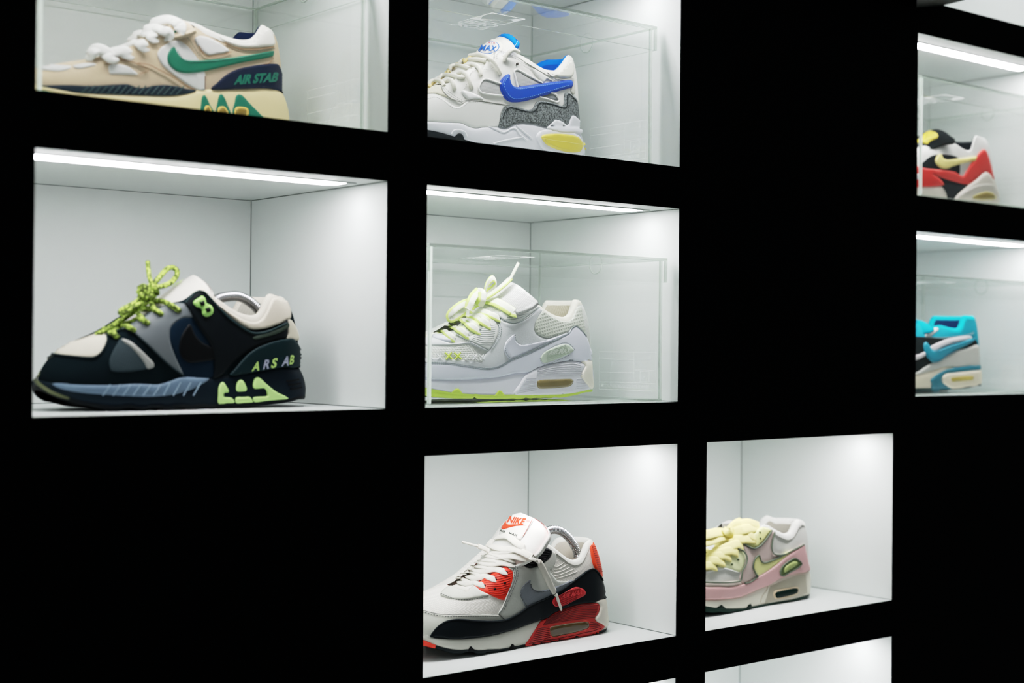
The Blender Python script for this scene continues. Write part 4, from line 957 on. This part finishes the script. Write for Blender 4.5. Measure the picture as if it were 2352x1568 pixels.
    for p, w in (([(1330,290),(1330,230),(1230,185),(1120,205),(1060,240)], .006), ([(1225,350),(1220,300),(1120,265),(1040,270),(1000,300)], W), ([(1090,365),(1060,320),(960,320),(890,350)], W), ([(1000,450),(970,400),(880,410),(820,430)], W),
                 ([(860,520),(820,470),(740,480),(680,500)], W), ([(720,540),(640,470),(560,450),(510,510)], W), ([(1060,215),(1010,260),(950,310)], .005), ([(900,320),(850,350),(820,390)], .005), ([(800,400),(760,430),(730,470)], .005), ([(560,460),(520,490),(510,540)], .005), ([(640,500),(700,540),(730,545)], .005)):
        s.lace(L, p, w, T, .006, nv=(-.45,-.75,.5))
    L.build('laces', mat((236,236,232), .8, 'lace', .2, .5), s.root)
    return s
# ================================================================== C: black / grey with lime rope laces
def shoe_C():
    s = Shoe('sneaker', 'black and grey sneaker with lime rope laces and lime triangles on the heel', .112, 60, 580, 4, -.2268, 'sneakers on display', .2)
    blk = suede((20,30,34)); cream = suede((206,200,184)); grey = leather((94,101,104)); lime = rubber((196,236,150)); navy = fabric((20,38,52))
    D = dict(sil_bot=(2560,1305), sil_fea=(2500,1080), sil_top=(2378,520), sil_toe=(66,1060),
        bot=[(90,1180),(140,1240),(200,1290),(300,1340),(450,1390),(560,1405),(700,1436),(760,1447),(870,1447),(880,1430),(1000,1430),(1010,1449),(1100,1449),(1110,1430),(1255,1428),(1265,1447),(1350,1447),(1360,1427),(1480,1424),(1490,1442),(1570,1441),(1580,1423),(1680,1420),(1690,1436),(1745,1432),(1760,1414),(2060,1412),(2200,1402),(2350,1386),(2450,1366),(2500,1350)],
        mid=[(90,1150),(140,1205),(250,1272),(400,1332),(560,1375),(700,1398),(900,1412),(1300,1410),(1700,1398),(1930,1388),(2200,1377),(2400,1352),(2500,1325)],
        fea=[(90,1090),(120,1120),(180,1180),(260,1206),(500,1216),(800,1215),(1000,1206),(1200,1212),(1300,1188),(1420,1147),(1500,1146),(1660,1156),(1850,1132),(2100,1102),(2250,1072),(2350,1056),(2430,1052),(2480,1060)],
        throat=(640,770), top=[(680,765),(800,730),(950,668),(1060,600),(1180,520),(1330,462),(1440,436),(1500,395),(1560,352),(1620,345),(1680,390),(1780,470),(1900,552),(2000,600),(2080,618),(2140,602),(2190,530),(2230,450),(2262,418),(2340,440)],
        tongue=[(780,720,0),(980,590,0),(1170,450,-.001),(1350,330,-.002),(1470,250,-.003),(1535,205,-.003)], t_hw=.037, t_dr=.018, t_th=.014, t_w0=.6, t_round=.7, tW=[.012,.018,.025,.033,.035,.033,.028],
        m_out=rubber((12,18,22)), m_mid=rubber((14,28,38)), m_up=blk, m_col=fabric((214,208,194)), m_lin=fabric((190,188,178)), m_ton=leather((200,197,190)), m_tonb=leather((150,148,140)), bulge=.003, heelb=.006, cr=.0055, k=(.45,.52,.08))
    s.build_body(D)
    s.panel('toe_mesh', [(100,900),(250,860),(450,815),(640,750),(745,752),(748,800),(722,870),(690,920),(650,952),(600,966),(450,956),(300,940),(160,920)], cream, 1, .0005, label='cream toe mesh')
    s.panel('side_window', [(870,798),(950,838),(1050,935),(1150,1010),(1172,1042),(1110,1066),(950,1092),(790,1088),(770,1050),(768,980),(800,900),(838,838)], fabric((56,70,75)), 1, .0004)
    s.panel('side_crescent', [(880,796),(950,815),(1030,878),(1110,955),(1165,1015),(1165,1050),(1112,1066),(1085,1020),(1035,950),(960,870),(895,825)], leather((150,152,148)), 2, .0006)
    s.panel('eyestay', [(850,715),(930,680),(1060,610),(1180,535),(1330,478),(1440,470),(1485,505),(1535,588),(1440,603),(1370,642),(1322,700),(1318,800),(1345,900),(1395,1020),(1440,1125),(1330,1052),(1200,935),(1100,838),(1000,752),(930,716)], grey, 1, .0008, label='grey leather eyestay')
    s.panel('side_mesh', [(1530,590),(1440,603),(1370,642),(1322,700),(1320,820),(1370,940),(1440,1130),(1550,1146),(1705,1150),(1725,1100),(1720,950),(1690,850),(1640,750),(1580,650)], navy, 1, .0004)
    s.panel('swoosh', [(1500,660),(1460,700),(1418,780),(1402,880),(1425,960),(1490,1008),(1580,1005),(1715,985),(1900,960),(2100,900),(2330,800),(2310,780),(2100,830),(1900,870),(1720,870),(1620,830),(1550,760)], leather((7,10,13)), 2, .0008, label='black check mark')
    s.panel('ankle_overlay', [(1460,468),(1490,430),(1560,368),(1618,360),(1668,400),(1760,500),(1900,622),(2000,690),(2080,728),(2200,715),(2330,665),(2388,618),(2396,700),(2390,760),(2372,790),(2290,800),(2150,840),(2020,905),(1900,1000),(1800,1110),(1760,1145),(1715,1150),(1728,1050),(1715,930),(1680,830),(1620,740),(1560,650),(1520,580),(1490,520)], leather((13,20,24)), 3, .0009, label='black leather ankle overlay')
    s.lines('piping', [[(1470,470),(1500,430),(1565,372),(1618,368),(1665,410),(1755,510),(1890,632),(1990,700),(2080,742),(2200,730),(2385,650)]], leather((34,52,54)), .0012, 3)
    s.panel('heel_stripes', [(2070,780),(2200,735),(2330,690),(2388,650),(2392,690),(2320,735),(2200,775),(2090,800)], fabric((60,72,64)), 5, .0003)
    s.panel('eyelet_ring', [(1524,465),(1560,430),(1600,406),(1628,428),(1640,470),(1682,490),(1704,530),(1690,570),(1642,592),(1608,572),(1594,520),(1550,502)], rubber((160,212,116)), 5, .0014, label='lime figure-eight lace loop')
    for q in ([(1568,460),(1606,446),(1620,484),(1584,500)], [(1622,518),(1660,506),(1676,542),(1638,556)]):
        s.panel('eyelet', q, rubber((8,10,12)), 8, .0004, smooth=False)
    s.panel('collar_pad', [(1690,410),(1780,490),(1900,570),(2000,622),(2080,642),(2150,620),(2200,550),(2240,460),(2270,420),(2350,410),(2410,500),(2420,600),(2390,616),(2330,650),(2200,695),(2080,706),(2000,680),(1900,612),(1770,500)], fabric((222,214,198)), 2, .0016, label='cream padded collar')
    s.panel('heel_strip', [(2388,622),(2420,620),(2470,700),(2490,800),(2420,800),(2378,790),(2395,740)], cream, 3, .0006)
    s.panel('heel_counter', [(2480,1058),(2350,1056),(2100,1100),(1870,1132),(1930,1040),(2030,930),(2130,865),(2280,812),(2420,790),(2465,830),(2500,900),(2505,980)], rubber((18,38,42)), 5, .0012, label='dark moulded heel counter')
    P = lambda b, x, w, y0, y1, c: s.text('heel_lettering', b, (x,y0), (w,-w*.12), (w*.18,y1-y0), rubber(c), lvl=6, bold=.03, shear=.15, label='coloured letters on the heel')
    li = (190,226,130); lv = (164,168,190); dk = (24,46,54)
    for b, x, w, y0, y1, c in (('A',2046,72,1088,1005,li), ('I',2130,22,1078,995,dk), ('R',2152,58,1070,985,lv), ('S',2226,54,1060,972,li), ('T',2300,34,1050,962,dk), ('A',2322,62,1044,955,lv), ('B',2388,36,1026,944,li)):
        P(b, x, w, y0, y1, c)
    s.panel('side_band', [(250,1208),(500,1220),(800,1222),(1000,1210),(1200,1216),(1300,1192),(1420,1148),(1500,1147),(1672,1157),(1600,1215),(1500,1262),(1350,1302),(1150,1322),(900,1315),(700,1302),(500,1285),(350,1258)], rubber((94,116,136)), 1, .001, parent=s.midsole, label='pale blue ribbed band along the forefoot')
    s.lines('band_ribs', [[(x,1312),(x+70,1222-(x>1250)*30)] for x in range(700,1560,92)], rubber((124,146,164)), .0008, 1, parent=s.midsole, th=.001)
    s.panel('toe_bumper', [(60,1060),(75,1125),(130,1195),(250,1272),(400,1332),(390,1345),(240,1300),(120,1225),(70,1160)], rubber((92,98,66)), 1, .0012, parent=s.outsole)
    for q in ([(1768,1240),(1785,1200),(1803,1190),(1822,1210),(1852,1262),(1848,1282),(1815,1288),(1812,1322),(1870,1330),(1892,1342),(1906,1374),(1840,1378),(1766,1382),(1764,1300)], [(1930,1222),(1945,1180),(1970,1168),(1995,1188),(2020,1245),(2012,1268),(1975,1274),(1935,1270)], [(1930,1330),(1990,1326),(2045,1324),(2065,1345),(2075,1370),(2000,1376),(1928,1378)],
              [(2084,1195),(2098,1155),(2120,1145),(2145,1155),(2220,1222),(2300,1282),(2402,1336),(2300,1350),(2200,1358),(2096,1370),(2090,1328),(2200,1320),(2214,1308),(2192,1248),(2105,1250),(2086,1235)]):
        s.panel('sole_wedge', q, lime, 2, .0008, parent=s.midsole, step=4)
    s.lines('sole_groove', [[(2390,1180),(2440,1178),(2505,1165)], [(2410,1215),(2460,1212),(2520,1200)], [(2430,1250),(2480,1248),(2530,1240)]], rubber((4,6,8)), .0009, 0, parent=s.midsole, th=0)
    s.text('tongue_lettering', 'NIKE', (1340,335), (100,-55), (14,-26), leather((208,236,150)), 'tongue', 1, bold=.03, parent=s.tong)
    s.lines('seam', [[(745,755),(748,810),(722,875),(688,925),(650,955),(600,970),(450,960),(300,945),(140,918)], [(760,780),(850,725),(930,716),(1000,752),(1100,838),(1200,935),(1330,1052),(1440,1128)]], leather((30,44,48)), .0009, 1)
    L = MB(); R = .0026
    for p in ([(660,750),(740,735),(790,740),(835,772)], [(800,740),(830,700),(920,675),(990,712)], [(870,665),(960,640),(1050,605),(1118,648)], [(960,575),(1040,525),(1160,515),(1242,562)], [(1060,490),(1140,445),(1280,455),(1405,532)], [(720,700),(780,735)], [(1030,560),(1080,620)], [(1150,470),(1190,540)]):
        s.lace(L, p, R, lift=.006, rnd=True)
    s.lace(L, [(1170,340),(1120,430),(1010,520),(900,600),(800,670),(700,730),(640,760)], R, rnd=True, h=(.016,.020,.018,.014,.012,.008))
    s.lace(L, [(1140,330),(1180,280),(1230,220),(1295,150),(1345,135),(1385,165),(1380,215),(1330,275),(1250,308),(1150,322)], R, rnd=True, h=(.014,.012,.004,-.004,-.002,.006,.012,.016))
    s.lace(L, [(1117,80),(1122,140),(1132,220),(1150,290),(1140,350)], R*.85, rnd=True, h=(.002,.006,.014,.016))
    s.lace(L, [(1090,400),(1000,460),(920,505),(870,535),(872,560),(920,540),(1010,490),(1100,440)], R, rnd=True, h=(.014,.02,.026,.026,.022,.018))
    for p in ([(1040,330),(1080,310),(1120,340),(1130,390)], [(1030,370),(1080,340),(1140,370),(1180,400)], [(1040,400),(1080,420),(1130,400),(1170,345)], [(1060,350),(1070,400),(1110,430)], [(1140,300),(1190,330),(1200,380)], [(1060,330),(1110,365),(1160,420)]):
        s.lace(L, p, R*1.15, rnd=True, h=(.014,.022,.018))
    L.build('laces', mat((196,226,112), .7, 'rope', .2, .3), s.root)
    return s
# ================================================================== F: pink with pale yellow laces
def shoe_F():
    s = Shoe('sneaker', 'dusty pink and white sneaker with wide pale yellow laces', .108, 1600, 1180, 6, -.5014, 'sneakers on display', 1.0)
    pink = leather((214,172,172)); beige = suede((206,188,182)); yel = leather((228,228,158)); ly = rubber((226,232,186)); wh = fabric((230,230,224)); dk = rubber((92,104,88))
    fea = [(-60,1182),(120,1182),(300,1180),(450,1167),(600,1142),(750,1082),(880,1022),(980,986),(1100,912),(1250,850),(1400,812),(1480,806)]
    D = dict(sil_bot=(1556,1085), sil_fea=(1545,800), sil_top=(1478,280), x0='.303',
        bot=[(-60,1335),(120,1355),(250,1362),(290,1362),(300,1345),(400,1362),(500,1358),(510,1340),(600,1345),(610,1350),(700,1340),(720,1325),(760,1325),(860,1305),(870,1295),(930,1290),(940,1280),(1000,1275),(1010,1265),(1080,1258),(1200,1232),(1350,1200),(1480,1160)],
        mid=[(-60,1255),(120,1270),(280,1297),(420,1304),(600,1303),(760,1290),(900,1262),(1100,1232),(1300,1200),(1450,1155)],
        fea=fea, throat=(-40,640), top=[(20,620),(120,560),(250,480),(380,410),(500,340),(620,285),(760,225),(860,190),(940,180),(1010,205),(1080,250),(1160,292),(1250,322),(1310,305),(1350,245),(1390,165),(1435,122),(1480,150)],
        tongue=[(110,520,0),(265,385,.002),(405,262,.004),(545,155,.005),(645,92,.005),(690,70,.005)], t_hw=.027, t_dr=.016, t_w0=.8, tW=[.012,.018,.025,.033,.035,.033,.028],
        m_out=rubber((22,48,40)), m_mid=rubber((222,218,204)), m_up=wh, m_col=fabric((226,226,220)), m_lin=fabric((176,174,164)), m_ton=leather((232,232,228)), bulge=.002, heelb=.006, cr=.006)
    s.build_body(D)
    s.panel('toe_overlay', [(-60,935),(120,935),(300,940),(580,920),(625,960),(600,990),(450,1010),(300,1010),(-60,1015)], suede((218,206,196)), 1)
    s.panel('lace_panel', [(250,740),(360,640),(480,560),(560,490),(600,490),(650,540),(668,610),(650,700),(610,780),(560,800),(480,765),(380,745)], ly, 1, label='pale yellow-green lace panel')
    s.panel('lace_stay', [(100,800),(200,760),(280,735),(380,745),(480,770),(570,805),(400,770),(250,790),(150,815)], leather((226,228,226)), 2)
    s.panel('quarter_overlay', [(620,420),(700,450),(770,472),(850,432),(930,350),(1010,225),(1045,215),(1058,270),(1025,370),(1012,470),(1040,540),(1110,562),(1200,550),(1300,490),(1200,600),(1050,710),(940,790),(820,870),(720,935),(640,960),(590,895),(610,800),(665,700),(688,600),(670,520),(640,470)], beige, 2)
    s.panel('eyelet_tab', [(600,395),(700,330),(880,195),(950,195),(1015,215),(925,340),(840,432),(770,466),(700,440)], yel, 3, label='pale yellow eyelet tab')
    s.panel('swoosh', [(838,565),(852,590),(870,645),(905,672),(1010,642),(1130,588),(1310,490),(1200,600),(1050,710),(940,785),(820,848),(775,800),(755,730),(768,650),(795,595)], yel, 4, .001, label='pale yellow check mark')
    s.panel('mudguard', [(-60,1010),(120,1010),(300,1005),(450,1008),(600,975),(720,930),(820,858),(950,785),(1070,700),(1200,590),(1350,492),(1455,425),(1478,500),(1505,620),(1535,770),(1480,806),(1400,812),(1250,850),(1100,912),(980,986),(880,1022),(750,1082),(600,1142),(450,1167),(300,1180),(120,1182),(-60,1182)], pink, 5, label='dusty pink leather mudguard')
    s.panel('side_badge', [(1112,785),(1145,715),(1240,645),(1318,615),(1360,630),(1408,680),(1350,735),(1250,790),(1160,842),(1128,835)], rubber((100,118,72)), 7, .0007)
    s.panel('badge_inset', [(1160,765),(1185,715),(1250,672),(1310,645),(1350,665),(1320,705),(1240,752),(1175,795)], rubber((166,180,116)), 9, .0006)
    s.panel('air_window_rim', [(1055,1100),(1072,1060),(1190,1030),(1340,1005),(1395,1012),(1400,1050),(1385,1098),(1320,1125),(1200,1155),(1100,1172),(1065,1150)], rubber((206,188,158)), 1, .0012, parent=s.midsole)
    s.panel('air_window', [(1070,1105),(1088,1072),(1200,1046),(1340,1018),(1382,1030),(1375,1080),(1320,1108),(1200,1138),(1100,1156),(1076,1135)], mat((12,34,30), .3, None, .25), 3, .001, parent=s.midsole, label='dark air window')
    s.lines('heel_unit_ribs', s.hatch([(1010,1000),(1200,920),(1400,850),(1500,840)], [(940,1230),(1060,1190),(1400,1120),(1520,1080)], 16), rubber((176,170,152)), .0005, 0, parent=s.midsole, th=0)
    s.lines('sole_seam', [[(985,990),(960,1060),(910,1120),(875,1220)]], rubber((190,184,166)), .0009, 0, parent=s.midsole, th=0)
    for q in ([(265,1302),(320,1265),(345,1250),(368,1275),(410,1306)], [(685,1302),(718,1248),(745,1240),(768,1292)]):
        s.panel('flex_notch', q, rubber((16,34,28)), 1, .0005, parent=s.midsole, smooth=False)
    s.lines('piping', [[(560,490),(625,520),(672,600),(655,700),(605,790),(590,900),(560,925),(440,940),(300,945),(-40,940)], [(600,400),(700,455),(770,475),(850,436),(930,350),(1015,228)], [(838,568),(860,640),(905,668),(1010,640),(1130,585),(1320,490),(1455,420)], [(838,565),(790,600),(762,660),(755,740),(790,820),(815,850)], [(1055,250),(1022,370),(1010,470),(1038,545),(1110,565),(1220,545)], [(820,855),(720,930),(640,950)]], dk, .0011, 4)
    s.lines('piping', [[(1118,780),(1148,712),(1245,640),(1322,608),(1410,680),(1350,738),(1250,795),(1158,845),(1120,825),(1118,780)]], dk, .0010, 7)
    for q in ((557,628),(472,692),(852,258),(856,335)): s.panel('eyelet', [(q[0]-12,q[1]),(q[0],q[1]-14),(q[0]+12,q[1]),(q[0],q[1]+14)], rubber((70,84,50)), 5, .0004)
    L = MB(); nv = (-.4,-.75,.5)
    for p, w in (([(20,500),(200,520),(330,500),(450,450),(560,415),(630,445)], .0062), ([(20,560),(200,560),(330,530),(450,505),(540,525),(565,545)], .0058), ([(0,620),(150,600),(280,575),(380,575),(460,605)], .0058), ([(0,680),(120,655),(250,640),(375,675)], .0058), ([(-20,740),(100,715),(200,710),(265,735)], .0056),
                 ([(260,420),(400,360),(560,350),(700,345),(790,355)], .0062), ([(400,300),(560,290),(700,290),(800,330)], .006)):
        s.lace(L, p, w, .0014, .006, nv=nv)
    s.lace(L, [(395,255),(300,250),(180,275),(60,300)], .0068, .0012, h=(.016,.026,.034,.036), nv=nv)
    s.lace(L, [(400,285),(300,320),(200,360),(60,390)], .0070, .0012, h=(.018,.030,.036,.040), nv=nv)
    s.lace(L, [(400,270),(500,200),(600,140),(720,120),(860,165)], .0062, .0012, h=(.018,.022,.028,.030,.03), nv=(-.3,-.8,.5))
    s.lace(L, [(420,290),(560,240),(700,200),(800,190),(862,180)], .0068, .0012, h=(.018,.028,.034,.034,.03), nv=(-.3,-.8,.5))
    s.lace(L, [(410,260),(470,190),(540,120),(620,85)], .0050, .0012, h=(.016,.018,.014,.012), nv=(-.5,-.6,.6))
    s.lace(L, [(370,250),(400,230),(440,260),(430,310),(390,310)], .0062, .002, h=(.016,.028,.026,.018), nv=(-.4,-.85,.3))
    L.build('laces', mat((240,230,156), .8, 'lace', .2, .5), s.root)
    return s
# ================================================================== G: white / black / red / yellow
def shoe_G():
    s = Shoe('sneaker', 'white, black and red sneaker with pale yellow check mark', .100, 2104, 284, 8, .0490+.0036, 'sneakers on display', 1.45, w=.95)
    wh = leather((232,232,228)); blk = fabric((18,26,30)); red = leather((228,52,46)); yel = leather((246,232,150)); crm = rubber((222,216,204))
    D = dict(sil_bot=(1512,1400), sil_fea=(1415,1010), sil_top=(1255,380), x0='.295', sunk=True, top_hw=.026,
        bot=[(-500,1500),(0,1560),(1500,1800)], mid=[(-500,1380),(0,1400),(600,1450),(1000,1500),(1400,1540)],
        fea=[(-500,1150),(-200,1150),(0,1160),(200,1155),(400,1142),(600,1125),(900,1112),(1000,1080),(1100,1010),(1200,930),(1280,905),(1400,960)],
        throat=(-700,760), top=[(-650,740),(-400,640),(-200,550),(0,450),(150,400),(270,388),(350,315),(450,266),(520,288),(600,330),(750,400),(850,466),(950,512),(1020,500),(1050,400),(1080,290),(1120,240),(1200,270)],
        tongue=[(-500,660,0),(-250,480,.003),(0,300,.006),(180,170,.008),(290,120,.009),(350,100,.009)], t_hw=.036, t_dr=.018, t_w0=.7,
        m_out=crm, m_mid=crm, m_up=wh, m_col=suede((20,26,32)), m_colo=leather((230,230,226)), m_lin=suede((12,18,26)), m_ton=suede((18,24,26)), bulge=.004, heelb=.003, cr=.0025, k=(.45,.5,.05))
    s.build_body(D)
    s.panel('side_mesh', [(50,800),(90,745),(150,690),(250,610),(350,572),(500,563),(650,583),(750,618),(790,680),(803,780),(790,930),(700,895),(550,868),(350,848),(150,830)], blk, 1, .0005, label='black side mesh')
    s.panel('lower_overlay', [(-300,800),(0,790),(60,795),(150,825),(350,845),(550,862),(700,892),(800,955),(860,962),(915,885),(1000,742),(1100,612),(1190,500),(1240,478),(1290,530),(1350,720),(1405,950),(1420,1020),(1330,935),(1275,880),(1210,915),(1080,1030),(940,1118),(850,1105),(650,1052),(450,988),(290,928),(400,1000),(480,1080),(495,1125),(400,1140),(150,1155),(-300,1162)], red, 2, .0012, label='red overlay sweeping up to the heel')
    s.panel('swoosh', [(390,580),(440,568),(462,610),(500,655),(560,670),(700,655),(850,640),(1085,608),(1062,682),(950,702),(800,742),(650,790),(550,828),(450,820),(380,770),(342,700),(350,640)], yel, 3, .0012, label='pale yellow check mark')
    s.panel('arch_wedge', [(290,930),(450,988),(650,1052),(850,1108),(945,1118),(850,1210),(760,1290),(700,1360),(690,1420),(590,1420),(570,1340),(545,1260),(510,1195),(470,1145),(498,1110),(450,1040)], fabric((28,38,42)), 1, .0008, label='black arch wedge')
    s.panel('heel_unit', [(700,1450),(700,1380),(760,1290),(900,1182),(1100,1032),(1225,905),(1280,892),(1340,940),(1425,1100),(1485,1250),(1520,1420),(1400,1480),(1000,1480)], rubber((224,218,206)), 3, .0016, parent=s.midsole)
    s.lines('heel_unit_ridge', [[(760,1330),(900,1240),(1080,1160),(1200,1130),(1330,1130),(1400,1150),(1440,1230)]], rubber((238,234,226)), .0016, 3, parent=s.midsole, th=.0012)
    s.panel('air_window_rim', [(985,1362),(1080,1300),(1200,1258),(1300,1252),(1392,1285),(1438,1345),(1420,1390),(1250,1405),(1080,1395)], rubber((232,222,140)), 5, .001, parent=s.midsole)
    s.panel('air_window', [(1005,1362),(1085,1312),(1200,1275),(1300,1270),(1378,1300),(1405,1345),(1385,1382),(1250,1392),(1090,1384)], mat((132,116,54), .2, None, .6, var=.3), 7, .001, parent=s.midsole, label='amber air window')
    s.panel('toe_accent', [(-30,940),(40,930),(62,965),(40,1020),(-30,1030)], leather((226,220,224)), 4, .0006)
    s.panel('tongue_emblem', [(20,350),(30,300),(100,262),(150,190),(260,140),(370,180),(402,225),(385,270),(320,300),(250,340),(200,382),(140,360),(80,345)], rubber((228,208,72)), 1, .0008, 'tongue', parent=s.tong, label='yellow emblem on the tongue')
    s.lines('emblem_lines', [[(170,240),(260,200),(360,210)], [(160,290),(250,240),(380,245)], [(180,330),(260,290),(350,280)], [(190,190),(260,165),(330,170)]], rubber((120,110,40)), .0006, 1, 'tongue', parent=s.tong)
    L = MB()
    for p in ([(-60,420),(-20,380),(60,400)], [(-200,560),(-120,480),(-40,500)]): s.lace(L, p, .004, .0014, .004)
    L.build('laces', mat((60,64,66), .8, 'lace', .2, .5), s.root)
    return s
# ================================================================== H: turquoise / white / black
def shoe_H():
    s = Shoe('sneaker', 'turquoise, black and off-white sneaker with a cream sole', .105, 2100, 720, 8, -.2268+.0036, 'sneakers on display', 1.45, w=.97)
    teal = fabric((0,170,194)); blk = fabric((12,26,28)); su = suede((214,214,206)); crm = rubber((236,226,204)); dt = rubber((0,116,136))
    D = dict(sil_bot=(1216,1275), sil_fea=(1188,960), sil_top=(1102,220), x0='.268',
        bot=[(-500,1440),(100,1448),(300,1446),(590,1446),(640,1400),(700,1396),(900,1378),(1000,1368),(1150,1330)],
        mid=[(-500,1370),(100,1370),(300,1372),(600,1385),(700,1382),(900,1360),(1050,1340),(1150,1310)],
        fea=[(-500,1180),(-100,1160),(60,1115),(200,1075),(320,1048),(500,985),(650,965),(760,985),(900,968),(1050,952),(1150,948)],
        throat=(-600,520), top=[(-560,500),(-400,400),(-200,280),(0,190),(150,212),(300,226),(480,244),(600,288),(700,310),(790,322),(850,305),(890,230),(920,130),(955,80),(1040,85)],
        tongue=[(-450,440,0),(-250,300,.003),(-100,190,.006),(30,110,.008)], t_hw=.034, t_dr=.010, t_w0=.7,
        m_out=rubber((14,52,52)), m_mid=crm, m_up=teal, m_col=suede((0,186,206)), m_lin=suede((4,46,92)), m_ton=suede((0,166,190)), bulge=.002, heelb=.003, cr=.005, k=(.45,.5,.05))
    s.build_body(D)
    s.panel('side_panel', [(-300,430),(20,425),(300,440),(600,445),(900,415),(1085,435),(1135,500),(1150,576),(1000,615),(900,642),(780,682),(550,792),(330,902),(180,982),(100,1040),(-50,1110),(-300,1160)], blk, 1, .0006, label='black side panel')
    s.panel('stripe', [(285,610),(420,540),(600,468),(800,428),(980,408),(1045,438),(1000,482),(850,508),(650,562),(500,622),(400,680),(340,700),(295,680)], leather((226,222,226)), 2, .0008, label='white stripe above the check mark')
    s.panel('swoosh', [(188,528),(225,565),(262,610),(300,668),(350,688),(450,668),(650,590),(850,530),(1095,448),(1052,512),(900,602),(700,692),(550,792),(420,882),(330,894),(250,842),(190,752),(165,650),(160,570)], leather((0,150,176)), 4, .001, label='turquoise check mark')
    s.panel('heel_suede', [(-300,1165),(-50,1110),(100,1040),(180,982),(330,902),(550,792),(780,682),(950,640),(1150,578),(1180,750),(1195,945),(1000,958),(750,985),(700,968),(600,972),(500,988),(300,1052),(60,1118),(-300,1175)], su, 2, .001, label='off-white suede mudguard')
    s.panel('heel_band', [(620,1018),(700,1008),(745,986),(900,970),(1050,955),(1195,948),(1200,1035),(1050,1045),(900,1060),(720,1082),(600,1092),(530,1130),(500,1180),(505,1260),(560,1310),(665,1370),(680,1385),(600,1386),(320,1376),(312,1290),(302,1212),(400,1130),(510,1062)], dt, 1, .0012, parent=s.midsole, label='teal band around the heel unit')
    s.panel('air_frame', [(500,1200),(520,1140),(590,1105),(720,1092),(900,1072),(1100,1052),(1190,1048),(1200,1160),(1212,1260),(1150,1310),(1000,1340),(800,1365),(670,1372),(570,1312),(515,1262)], crm, 2, .0014, parent=s.midsole)
    s.panel('air_window', [(648,1185),(690,1176),(800,1162),(900,1152),(1040,1148),(1062,1170),(1058,1205),(1035,1222),(900,1234),(700,1252),(662,1246)], mat((186,168,78), .2, None, .5, var=.35), 5, .001, parent=s.midsole, label='golden air window')
    s.panel('arch_tread', [(315,1378),(600,1388),(590,1440),(450,1444),(320,1444)], rubber((0,110,126)), 1, .0008, parent=s.outsole, smooth=False)
    s.panel('toe_strip', [(-60,770),(60,755),(180,705),(196,760),(110,822),(20,855),(-60,870)], leather((228,220,222)), 3, .0008)
    s.panel('collar_patch', [(205,370),(270,320),(340,275),(425,268),(432,312),(340,382),(300,422),(205,420)], leather((222,222,220)), 1, .0006, label='white patch on the collar')
    s.lines('stitching', [[(350,700),(450,685),(650,610),(850,548),(1060,480)], [(330,880),(430,862),(560,770),(750,660)]], rubber((0,96,120)), .0006, 4, dash=(.002,.0012), th=.001)
    s.lines('seam', [[(860,820),(950,780),(1100,730)], [(200,440),(500,450),(780,420),(1010,382),(1080,350)]], suede((150,160,156)), .0006, 1)
    L = MB()
    for p in ([(-60,200),(0,140),(40,180)], [(-150,280),(-60,220),(20,260)]): s.lace(L, p, .004, .0014, .004)
    L.build('laces', mat((0,150,176), .8, 'lace', .2, .5), s.root)
    return s
sA = shoe_A(); sB = shoe_B(); sC = shoe_C(); sD = shoe_D(); sE = shoe_E(); sF = shoe_F(); sG = shoe_G(); sH = shoe_H()
spring('springy metal shoe tree inside the grey, black and red sneaker', sE, [(1185,335),(1265,305),(1340,312),(1410,360),(1465,430),(1500,505),(1510,560)], .006, .0042, sE.P(1265,300,0))
spring('springy metal shoe tree inside the black sneaker with lime laces', sC, [(1720,450),(1780,418),(1860,402),(1950,402),(2040,440),(2110,498),(2150,550),(2160,590)], .004, .0042, sC.P(1780,418,0))
# ------------------------------------------------------------------ added fill light: soft area behind the camera, brightens the shoe fronts
li = bpy.data.lights.new('front_fill', 'AREA'); li.shape = 'RECTANGLE'; li.size = 1.6; li.size_y = 1.0; li.energy = 6.5; li.color = (.97, 1, .98)
lo = bpy.data.objects.new('front_fill', li); COL.objects.link(lo); lo.location = (-.6, -2.6, 1.3)
lo.rotation_euler = (Vector((.5, 0, -.2))-Vector(lo.location)).to_track_quat('-Z', 'Y').to_euler()
# ------------------------------------------------------------------ world and colour
wd = bpy.data.worlds.new('world'); SC.world = wd; wd.use_nodes = True
wd.node_tree.nodes['Background'].inputs[0].default_value = (.92, 1, .98, 1); wd.node_tree.nodes['Background'].inputs[1].default_value = .135
SC.view_settings.view_transform = 'Standard'; SC.view_settings.look = 'None'; SC.view_settings.exposure = 0.0; SC.view_settings.gamma = 1.0
SC.cycles.use_denoising = True; SC.cycles.max_bounces = 10; SC.cycles.diffuse_bounces = 6; SC.cycles.transparent_max_bounces = 32
SC.cycles.sample_clamp_indirect = 6
SC.cycles.blur_glossy = .5

vs = SC.view_settings; vs.use_curve_mapping = True; cm = vs.curve_mapping; cm.white_level = (2.5, 2.5, 2.5); cm.use_clip = False
def setc(c, pts):
    while len(c.points) > 2: c.points.remove(c.points[1])
    c.points[0].location = pts[0]; c.points[-1].location = pts[-1]
    for p in pts[1:-1]: c.points.new(*p)
setc(cm.curves[3], [(0, 0), (.004, .006), (.014, .029), (.04, .100), (.12, .335), (.22, .56), (.34, .70), (.55, .83), (1, 1)])
cm.update()
